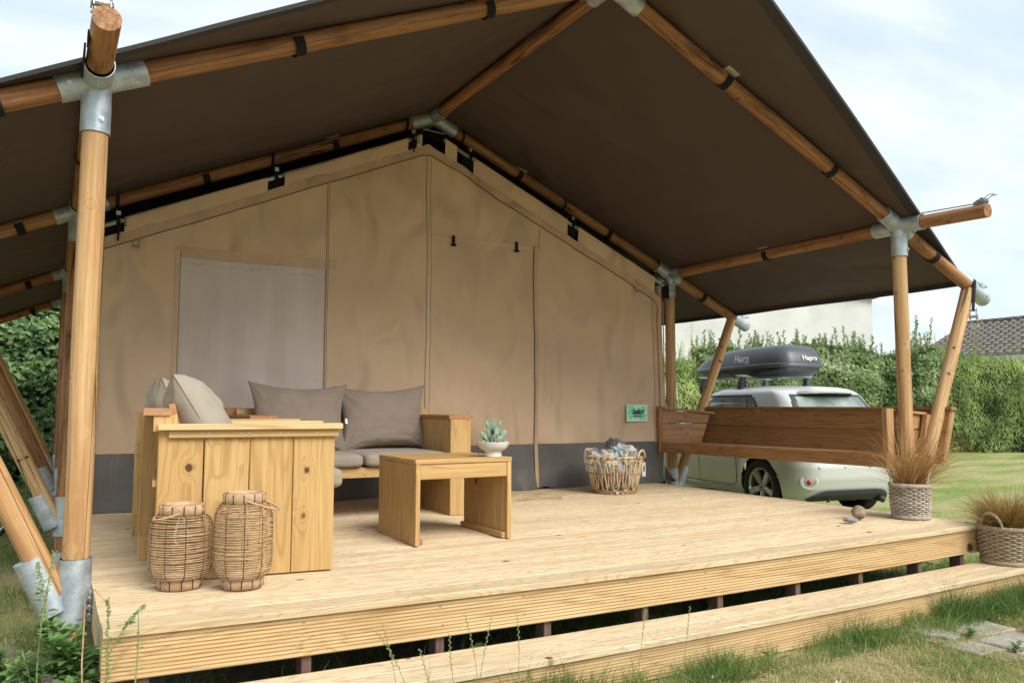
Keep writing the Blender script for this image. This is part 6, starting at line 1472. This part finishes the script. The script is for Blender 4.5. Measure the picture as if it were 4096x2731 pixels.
hedge('feathery willow like hedge in front of the black timber house', [(21.2, 11.2), (23.6, 9.6), (28.0, 5.5), (31, 1.0)], 2.62, 1.8, 60000, 0.10, 0.19, M['leaf_willow'], 3, shoots=260, up=0.5, shootL=0.5, tb=-0.08)
hedge('tall leafy shrub hedge seen between the left poles behind the tent', [(-7.0, 11.6), (-3.0, 11.9), (0.3, 12.2), (2.5, 12.6)], 3.3, 2.0, 32000, 0.125, 0.50, M['leaf_left'], 4, shoots=120, up=0.15, shootL=0.7)

# ------------------------------------------------------------ grass
def grass_field(name, label, n, sampler, h, w, mat, seed, dens=None, dry=0.0, lean_=0.35, bend=(0.1, 0.8), hm=None, segs=3):
    P = sampler(n)
    cl_ = np.array([noise.noise((x*1.7+seed, y*1.7, 0)) for x, y in P]); c2 = np.array([noise.noise((x*7+seed, y*7, 2)) for x, y in P])
    keep = rng.uniform(-0.55, 0.45, len(P)) < cl_*0.8+c2*0.6+(dens or 0.0); P = P[keep]; cl_ = cl_[keep]; c2 = c2[keep]; n = len(P)
    z = np.array([ground_z(float(x), float(y)) for x, y in P])
    a = rng.uniform(0, 2*np.pi, n); t = np.abs(rng.normal(0, lean_, n)).clip(0, 1.3); d = np.stack([np.cos(a)*np.sin(t), np.sin(a)*np.sin(t), np.cos(t)], 1)
    hh_ = rng.uniform(h[0], h[1], n)*(1+0.9*c2+0.6*cl_).clip(0.3, 2.0)
    if hm is not None: hh_ *= hm(P)
    tint = np.clip(0.42+dry+0.5*cl_*-1*0.6+rng.normal(0, 0.17, n), 0, 1)
    me = blades_mesh(name, np.stack([P[:, 0], P[:, 1], z], 1), d, hh_, rng.uniform(w[0], w[1], n), tint, mat, rng.uniform(bend[0], bend[1], n), segs)
    o = link(name, me, None, I4); setprops(o, label, 'grass', None, 'stuff'); return o
U = rng.uniform
def rect(x0, x1, y0, y1): return lambda n: np.stack([U(x0, x1, n), U(y0, y1, n)], 1)
def nearrect(x0, x1, y0, y1):
    def f(n):
        x = U(x0, x1, n); t = U(0, 1, n)**1.5; return np.stack([x, y1-(y1-y0)*t], 1)
    return f
grass_field('grass', 'green grass tufts growing up against the step riser', 15000, nearrect(0.2, 5.35, -0.50, -0.285), (0.07, 0.19), (0.0022, 0.0042), M['grass'], 1, dry=-0.12, dens=0.0, lean_=0.5)
grass_field('grass', 'short dry turf in front of the step', 95000, rect(1.4, 5.6, -1.7, -0.34), (0.025, 0.055), (0.0018, 0.0036), M['grass'], 2, dry=0.30, lean_=0.9, dens=0.15)
def endrect(n): return np.stack([U(4.35, 6.6, n), U(-0.9, 0.9, n)], 1)
grass_field('grass', 'longer green grass around the right end of the step', 16000, rect(4.55, 6.5, -0.85, 0.7), (0.05, 0.14), (0.002, 0.004), M['grass'], 3, dry=-0.05, lean_=0.5, dens=-0.05)
def lawnpts(n):
    r = 3.0*np.exp(U(0, 1, n)*2.05)+1.0; a = U(0.12, 1.12, n); return np.stack([-0.2+r*np.cos(a)*1.0, -3.2+r*np.sin(a)], 1)
def lawn_sampler(n):
    P = lawnpts(n*3); ok = (P[:, 0] > 5.5) & (P[:, 1] < 12) & (P[:, 1] > -2); return P[ok][:n]
grass_field('lawn_grass', 'mown green lawn beside the deck and round the car', 210000, lawn_sampler, (0.022, 0.05), (0.004, 0.010), M['lawn'], 4, dry=0.04, lean_=0.6, dens=0.5, segs=2)
grass_field('grass', 'green lawn left of the tent poles', 60000, nearrect(-2.6, -0.14, 1.3, 10.8), (0.04, 0.085), (0.003, 0.005), M['grass'], 5, dry=-0.05, lean_=0.45, dens=0.3)
grass_field('grass', 'thin dry grass round the foot of the left front post', 14000, rect(-1.5, -0.12, -0.3, 2.2), (0.03, 0.07), (0.002, 0.0035), M['grass'], 6, dry=0.25, lean_=0.8, dens=-0.05)
grass_field('grass', 'pale grass in the shade under the deck edge', 12000, rect(0.1, 5.3, -0.04, 0.6), (0.07, 0.24), (0.002, 0.004), M['grass'], 7, dry=-0.1, lean_=0.5, dens=-0.25)
grass_field('grass', 'grass behind the deck end seen through the step gap', 9000, rect(5.3, 7.0, 0.2, 3.0), (0.04, 0.09), (0.003, 0.005), M['lawn'], 8, lean_=0.5, dens=0.2)

# seed stalks and weeds
def stalk(label, b, top, curve, heads=14, mat='seed'):
    b = Vector(b); top = Vector(top); mid = b.lerp(top, 0.55)+Vector(curve)
    pts = [b.lerp(mid, t)*(1-t)+mid.lerp(top, t)*t for t in np.linspace(0, 1, 12)]
    root = part('seed_stalk', MB().tube(pts, [0.0016*(1-0.5*i/11) for i in range(12)], 5), M['stem'], None, mw=I4, smooth=True); setprops(root, label, 'grass stalk', 'grass seed stalks in front of the step')
    mb = MB(); cs = []
    for k in range(heads):
        t = 0.62+0.38*k/heads; i = int(t*11); p = pts[min(i, 10)].lerp(pts[min(i, 10)+1], t*11-i); d = (pts[min(i, 10)+1]-pts[min(i, 10)]).normalized(); s_ = d.cross(Vector((0, 1, 0))).normalized()*(1 if k % 2 else -1)
        e = p+(d*0.8+s_*0.5)*0.012; mb.tube([p, p.lerp(e, 0.5)+s_*0.001, e], [0.0008, 0.0020, 0.0004], 4)
    me = mb.mesh('seed_head', M[mat]); a = me.attributes.new('tint', 'FLOAT', 'POINT'); a.data.foreach_set('value', np.full(len(me.vertices), 0.5, dtype=np.float32)); link('seed_head', me, root, mw=I4)
for i, (b, t, c_) in enumerate((((0.93, -0.42, G), (0.86, -0.42, 0.02), (0.05, 0, 0.0)), ((1.02, -0.40, G), (0.85, -0.40, -0.02), (0.06, 0, 0.02)), ((1.20, -0.42, G), (1.13, -0.42, -0.06), (-0.03, 0, 0)), ((1.27, -0.40, G), (1.20, -0.40, 0.0), (0.04, 0, 0)),
     ((1.22, -0.45, G), (1.30, -0.45, 0.01), (-0.03, 0, 0)), ((1.08, -0.44, G), (1.00, -0.44, -0.09), (0.02, 0, 0)), ((1.42, -0.40, G), (1.43, -0.40, -0.02), (0.03, 0, 0)), ((2.0, -0.42, G), (2.06, -0.42, -0.08), (0.0, 0, 0.03)), ((2.25, -0.42, G), (2.31, -0.42, -0.10), (0, 0, 0)))):
    stalk('thin green grass stalk with a seed head, '+('the leftmost by the gap', 'second from the left, crossing the first', 'short one left of the group middle', 'third of the upright ones', 'tallest, leaning to the right', 'lowest, leaning to the left', 'rightmost of the left group', 'alone in front of the step middle', 'last to the right before the turf')[i], b, t, c_)

def toothed(cs, ax, up_, ln, wd_, tint, name, mat):
    """lobed weed leaves: 9 point outline around a midrib"""
    out_ = [(-0.5, 0.05), (-0.30, 0.16), (-0.18, 0.42), (-0.02, 0.30), (0.12, 0.44), (0.24, 0.22), (0.36, 0.24), (0.5, 0.0)]
    V = []; Fs = []; T_ = []
    for c, a, u, l_, w_, t_ in zip(cs, ax, up_, ln, wd_, tint):
        a = a.normalized(); s_ = a.cross(u).normalized(); n_ = s_.cross(a); k = len(V); m_ = len(out_)
        for sg_ in (1, -1):
            for x, y in out_: V.append(c+a*l_*x+s_*w_*y*sg_+n_*(w_*0.22*y-l_*0.25*x*x)); T_.append(t_)
        for x, y in out_: V.append(c+a*l_*x-n_*(l_*0.25*x*x)); T_.append(t_)
        for i in range(m_-1): Fs.append((k+i, k+i+1, k+2*m_+i+1, k+2*m_+i)); Fs.append((k+m_+i+1, k+m_+i, k+2*m_+i, k+2*m_+i+1))
    me = bpy.data.meshes.new(name); me.from_pydata([tuple(p) for p in V], [], Fs); me.materials.append(mat); at_ = me.attributes.new('tint', 'FLOAT', 'POINT'); at_.data.foreach_set('value', np.array(T_, dtype=np.float32)); me.shade_smooth(); return me
def weed(label, b, top, nleaf, lsz, seedfrac=0.0, side=0, cat='weed'):
    b = Vector(b); top = Vector(top); L_ = (top-b).length; cv = Vector((random.uniform(-.03, .03), random.uniform(-.03, .03), 0)); pts = [b.lerp(top, t)+cv*math.sin(math.pi*t)*1.0 for t in np.linspace(0, 1, 10)]
    root = part('weed', MB().tube(pts, [0.0045*(1-0.6*i/9) for i in range(10)], 6), M['stem'], None, mw=I4, smooth=True); setprops(root, label, cat)
    cs, ax, up_, ln, wd_, ti = [], [], [], [], [], []; tw = MB()
    stems = [(pts, 1.0)]
    for k in range(side):
        t = random.uniform(0.05, 0.7); p = b.lerp(top, t); a = random.uniform(0, 6.28); e = p+Vector((math.cos(a), math.sin(a), random.uniform(0.5, 1.4))).normalized()*L_*random.uniform(0.25, 0.45); sp_ = [p.lerp(e, q)+Vector((0, 0, 0.02*math.sin(q*3))) for q in np.linspace(0, 1, 6)]
        tw.tube(sp_, 0.0022, 5); stems.append((sp_, 0.7))
    if side: part('side_stem', tw, M['stem'], root, mw=I4, smooth=True)
    for st2, sc_ in stems:
        for k in range(int(nleaf*sc_)):
            t = random.uniform(0.05, 1-seedfrac*0.8); i = min(int(t*(len(st2)-1)), len(st2)-2); p = st2[i].lerp(st2[i+1], t*(len(st2)-1)-i); a = random.uniform(0, 6.28); d = Vector((math.cos(a), math.sin(a), random.uniform(-0.1, 0.8))).normalized(); l_ = lsz*random.uniform(0.5, 1.2)*(1.15-0.6*t)
            cs.append(p+d*l_*0.62); ax.append(d); up_.append(Vector((random.uniform(-.3, .3), random.uniform(-.3, .3), 1))); ln.append(l_); wd_.append(l_*random.uniform(0.45, 0.65)); ti.append(min(1, max(0, random.gauss(0.5, 0.2))))
    link('leaf', toothed(cs, ax, up_, ln, wd_, ti, 'leaves', M['weed']), root, mw=I4, kind='stuff')
    if seedfrac:
        mb = MB()
        for st2, sc_ in stems[:1+side//2]:
            for k in range(int(220*seedfrac*sc_)):
                t = 1-seedfrac*random.uniform(0, 1); i = min(int(t*(len(st2)-1)), len(st2)-2); p = st2[i].lerp(st2[i+1], t*(len(st2)-1)-i); a = random.uniform(0, 6.28); r = random.uniform(0.003, 0.013)*(1.2-t*0.6)
                c = p+Vector((math.cos(a)*r, math.sin(a)*r, random.uniform(-.004, .004))); q = 0.0032; mb.add([c+Vector(v_)*q for v_ in ((1, 0, 0), (0, 1, 0), (-1, 0, 0), (0, -1, 0), (0, 0, 1.3), (0, 0, -1.3))], [(0, 1, 4), (1, 2, 4), (2, 3, 4), (3, 0, 4), (1, 0, 5), (2, 1, 5), (3, 2, 5), (0, 3, 5)])
        me = mb.mesh('seed_cluster', M['seed'], True); a = me.attributes.new('tint', 'FLOAT', 'POINT'); a.data.foreach_set('value', rng.uniform(0, 1, len(me.vertices)).astype(np.float32)); link('seed_cluster', me, root, mw=I4, kind='stuff')
    return root
weed('tall goosefoot weed with pale seed spike in front of the left post', (-0.175, 0.13, G), (-0.156, 0.15, 0.26), 30, 0.045, 0.42, 4)
weed('slim goosefoot weed rising at the front left deck corner', (0.015, -0.10, G), (0.004, -0.10, 0.13), 18, 0.040, 0.50, 2)
weed('small weed sprig bending over the front edge of the deck', (0.05, -0.09, G), (0.10, -0.10, 0.09), 10, 0.035, 0.0, 0)
weed('bushy mugwort weed at the foot of the left front post', (-0.09, 0.22, G), (-0.06, 0.20, 0.0), 120, 0.07, 0.0, 10)
weed('leafy weed clump left of the mugwort by the post', (-0.22, 0.18, G), (-0.24, 0.16, -0.08), 100, 0.07, 0.0, 9)
weed('low leafy weed in front of the left post foot', (-0.14, 0.02, G), (-0.12, 0.0, -0.17), 80, 0.06, 0.0, 9)
weed('low weed beside the deck corner post', (-0.02, 0.02, G), (0.0, 0.0, -0.22), 60, 0.055, 0.0, 8)
weed('dark leafy weed between the two left posts', (-0.13, 1.25, G), (-0.12, 1.25, -0.12), 60, 0.07, 0.0, 8)
weed('spreading weed in the dry turf left of the post', (-0.33, 0.95, G), (-0.34, 0.95, -0.26), 40, 0.06, 0.0, 8)
weed('plantain weed growing through the paving gap', (4.10, -0.60, G), (4.12, -0.60, G+0.05), 16, 0.042, 0.0, 3)
weed('plantain weed at the right side of the slabs', (4.50, -0.72, G), (4.51, -0.72, G+0.04), 14, 0.04, 0.0, 3)
weed('small plantain weed on the lower slab', (4.06, -0.86, G), (4.07, -0.86, G+0.04), 12, 0.035, 0.0, 4)
weed('dandelion weed in the grass by the step, right of centre', (2.9, -0.38, G), (2.9, -0.38, G+0.09), 9, 0.07, 0.0, 0)
weed('broad leafed weed under the deck edge behind the step', (1.45, 0.08, G), (1.45, 0.04, -0.27), 10, 0.12, 0.0, 2)
# dried stalk
o = part('dry_stalk', MB().tube([(-0.03, 0.02, -0.35), (-0.02, -0.04, -0.05), (-0.045, -0.05, 0.105), (-0.052, -0.05, 0.118)], 0.004, 6), M['rattan'], None, mw=I4, smooth=True); bpy.data.objects.remove(o)
def thin(name, label, pts, r, mat, cat):
    o = part(name, MB().tube(pts, r, 6), mat, None, mw=I4, smooth=True); setprops(o, label, cat); return o
thin('dry_stalk', 'dried brown plant stalk leaning over the left edge of the deck', [(-0.045, 0.0, G), (-0.062, -0.02, -0.1), (-0.060, -0.03, 0.12), (-0.035, -0.05, 0.155), (-0.005, -0.06, 0.12), (0.012, -0.06, 0.09)], 0.0028, M['rattan'], 'plant stalk')

# ------------------------------------------------------------ bicycle, mostly left of the frame
bk = thing('bicycle', 'small bicycle with an orange reflector standing on the left lawn, mostly out of frame', 'bicycle', (-1.0, 5.5, G+0.01))
def torus(c, r, t, mat, name, n=40):
    return part(name, MB().tube([(c[0]+r*math.cos(2*math.pi*k/n), c[1], c[2]+r*math.sin(2*math.pi*k/n)) for k in range(n)], t, 8, closed=True), mat, bk, mw=I4, smooth=True)
for cx_ in (-0.665, -1.45):
    c = (cx_, 5.5, -0.215); torus(c, 0.205, 0.022, M['tyre'], 'tyre'); torus(c, 0.183, 0.010, M['steel'], 'rim')
    mb = MB()
    for k in range(16):
        a = 2*math.pi*k/16; mb.tube([c, (c[0]+0.182*math.cos(a), c[1], c[2]+0.182*math.sin(a))], 0.0012, 4)
    part('spokes', mb, M['steel'], bk, mw=I4)
    part('wheel_reflector', MB().lathe([(0, 0.008), (0.02, 0.006), (0.024, 0)], 16).xform(Matrix.Rotation(R(90), 4, 'X')), M['orange'], bk, mw=Matrix.Translation((c[0]+0.115, c[1]-0.006, c[2]+0.02)))
fr_ = MB(); bb_ = Vector((-1.02, 5.5, -0.20)); sttop = Vector((-1.10, 5.5, 0.22)); hd = Vector((-1.36, 5.5, 0.25)); rw = Vector((-0.665, 5.5, -0.215)); fw = Vector((-1.45, 5.5, -0.215))
for a, b, r in ((bb_, sttop, 0.014), (bb_, hd, 0.016), (sttop, hd, 0.012), (bb_, rw+Vector((0, 0.03, 0)), 0.008), (bb_, rw-Vector((0, 0.03, 0)), 0.008), (sttop, rw+Vector((0, 0.03, 0)), 0.007), (sttop, rw-Vector((0, 0.03, 0)), 0.007), (hd, fw+Vector((0, 0.03, 0)), 0.009), (hd, fw-Vector((0, 0.03, 0)), 0.009)): fr_.tube([a, b], r, 8)
part('frame', fr_, M['red'], bk, mw=I4, smooth=True)
part('handlebar', MB().tube([hd, hd+Vector((0.03, 0, 0.12)), hd+Vector((0.03, 0.0, 0.13))], 0.011, 8).tube([hd+Vector((0.08, -0.25, 0.16)), hd+Vector((0.03, -0.06, 0.13)), hd+Vector((0.03, 0.06, 0.13)), hd+Vector((0.08, 0.25, 0.16))], 0.011, 8), M['steel'], bk, mw=I4, smooth=True)
sd2 = part('saddle', MB().lathe([(0, 0.03), (0.5, 0.028), (0.9, 0.015), (1, 0.0), (0.9, -0.02), (0, -0.02)], 20).xform(Matrix.Diagonal((0.12, 0.07, 1, 1))), M['black'], bk, mw=Matrix.Translation(sttop+Vector((0, 0, 0.10))), smooth=True)
part('seat_post', MB().tube([sttop, sttop+Vector((0.0, 0, 0.09))], 0.012, 8), M['steel'], bk, mw=I4)
part('crank', MB().tube([bb_+Vector((0, -0.05, 0)), bb_+Vector((0.13, -0.06, 0.02))], 0.009, 6).tube([bb_+Vector((0, 0.05, 0)), bb_+Vector((-0.13, 0.06, -0.02))], 0.009, 6), M['steel'], bk, mw=I4)
for s_ in (-1, 1):
    p = bb_+Vector((-0.13*s_*1, -0.0+0.10*s_, -0.02*s_)); pd = part('pedal', MB().box(-0.04, 0.04, -0.035, 0.035, -0.009, 0.009), M['plastic'], bk, mw=Matrix.Translation(p)); part('pedal_reflector', MB().box(-0.03, 0.03, -0.037, -0.0355, -0.006, 0.006), M['orange'], pd, local=I4)
# scraps of paper in the turf
for i, (x, y) in enumerate(((2.42, -0.45), (2.82, -0.78))):
    o = part('paper_scrap', MB().grid(lambda a, b: (0.03*(a-0.5), 0.02*(b-0.5), 0.008*math.sin(a*5+i)+0.006*math.cos(b*4)), 5, 4), M['white'], None, mw=Matrix.Translation((x, y, G+0.04)) @ Matrix.Rotation(i+0.5, 4, 'Z')); setprops(o, ('small white paper scrap caught in the grass by the step', 'small white paper scrap lying on the dry turf')[i], 'paper scrap')
bpy.context.view_layer.update()
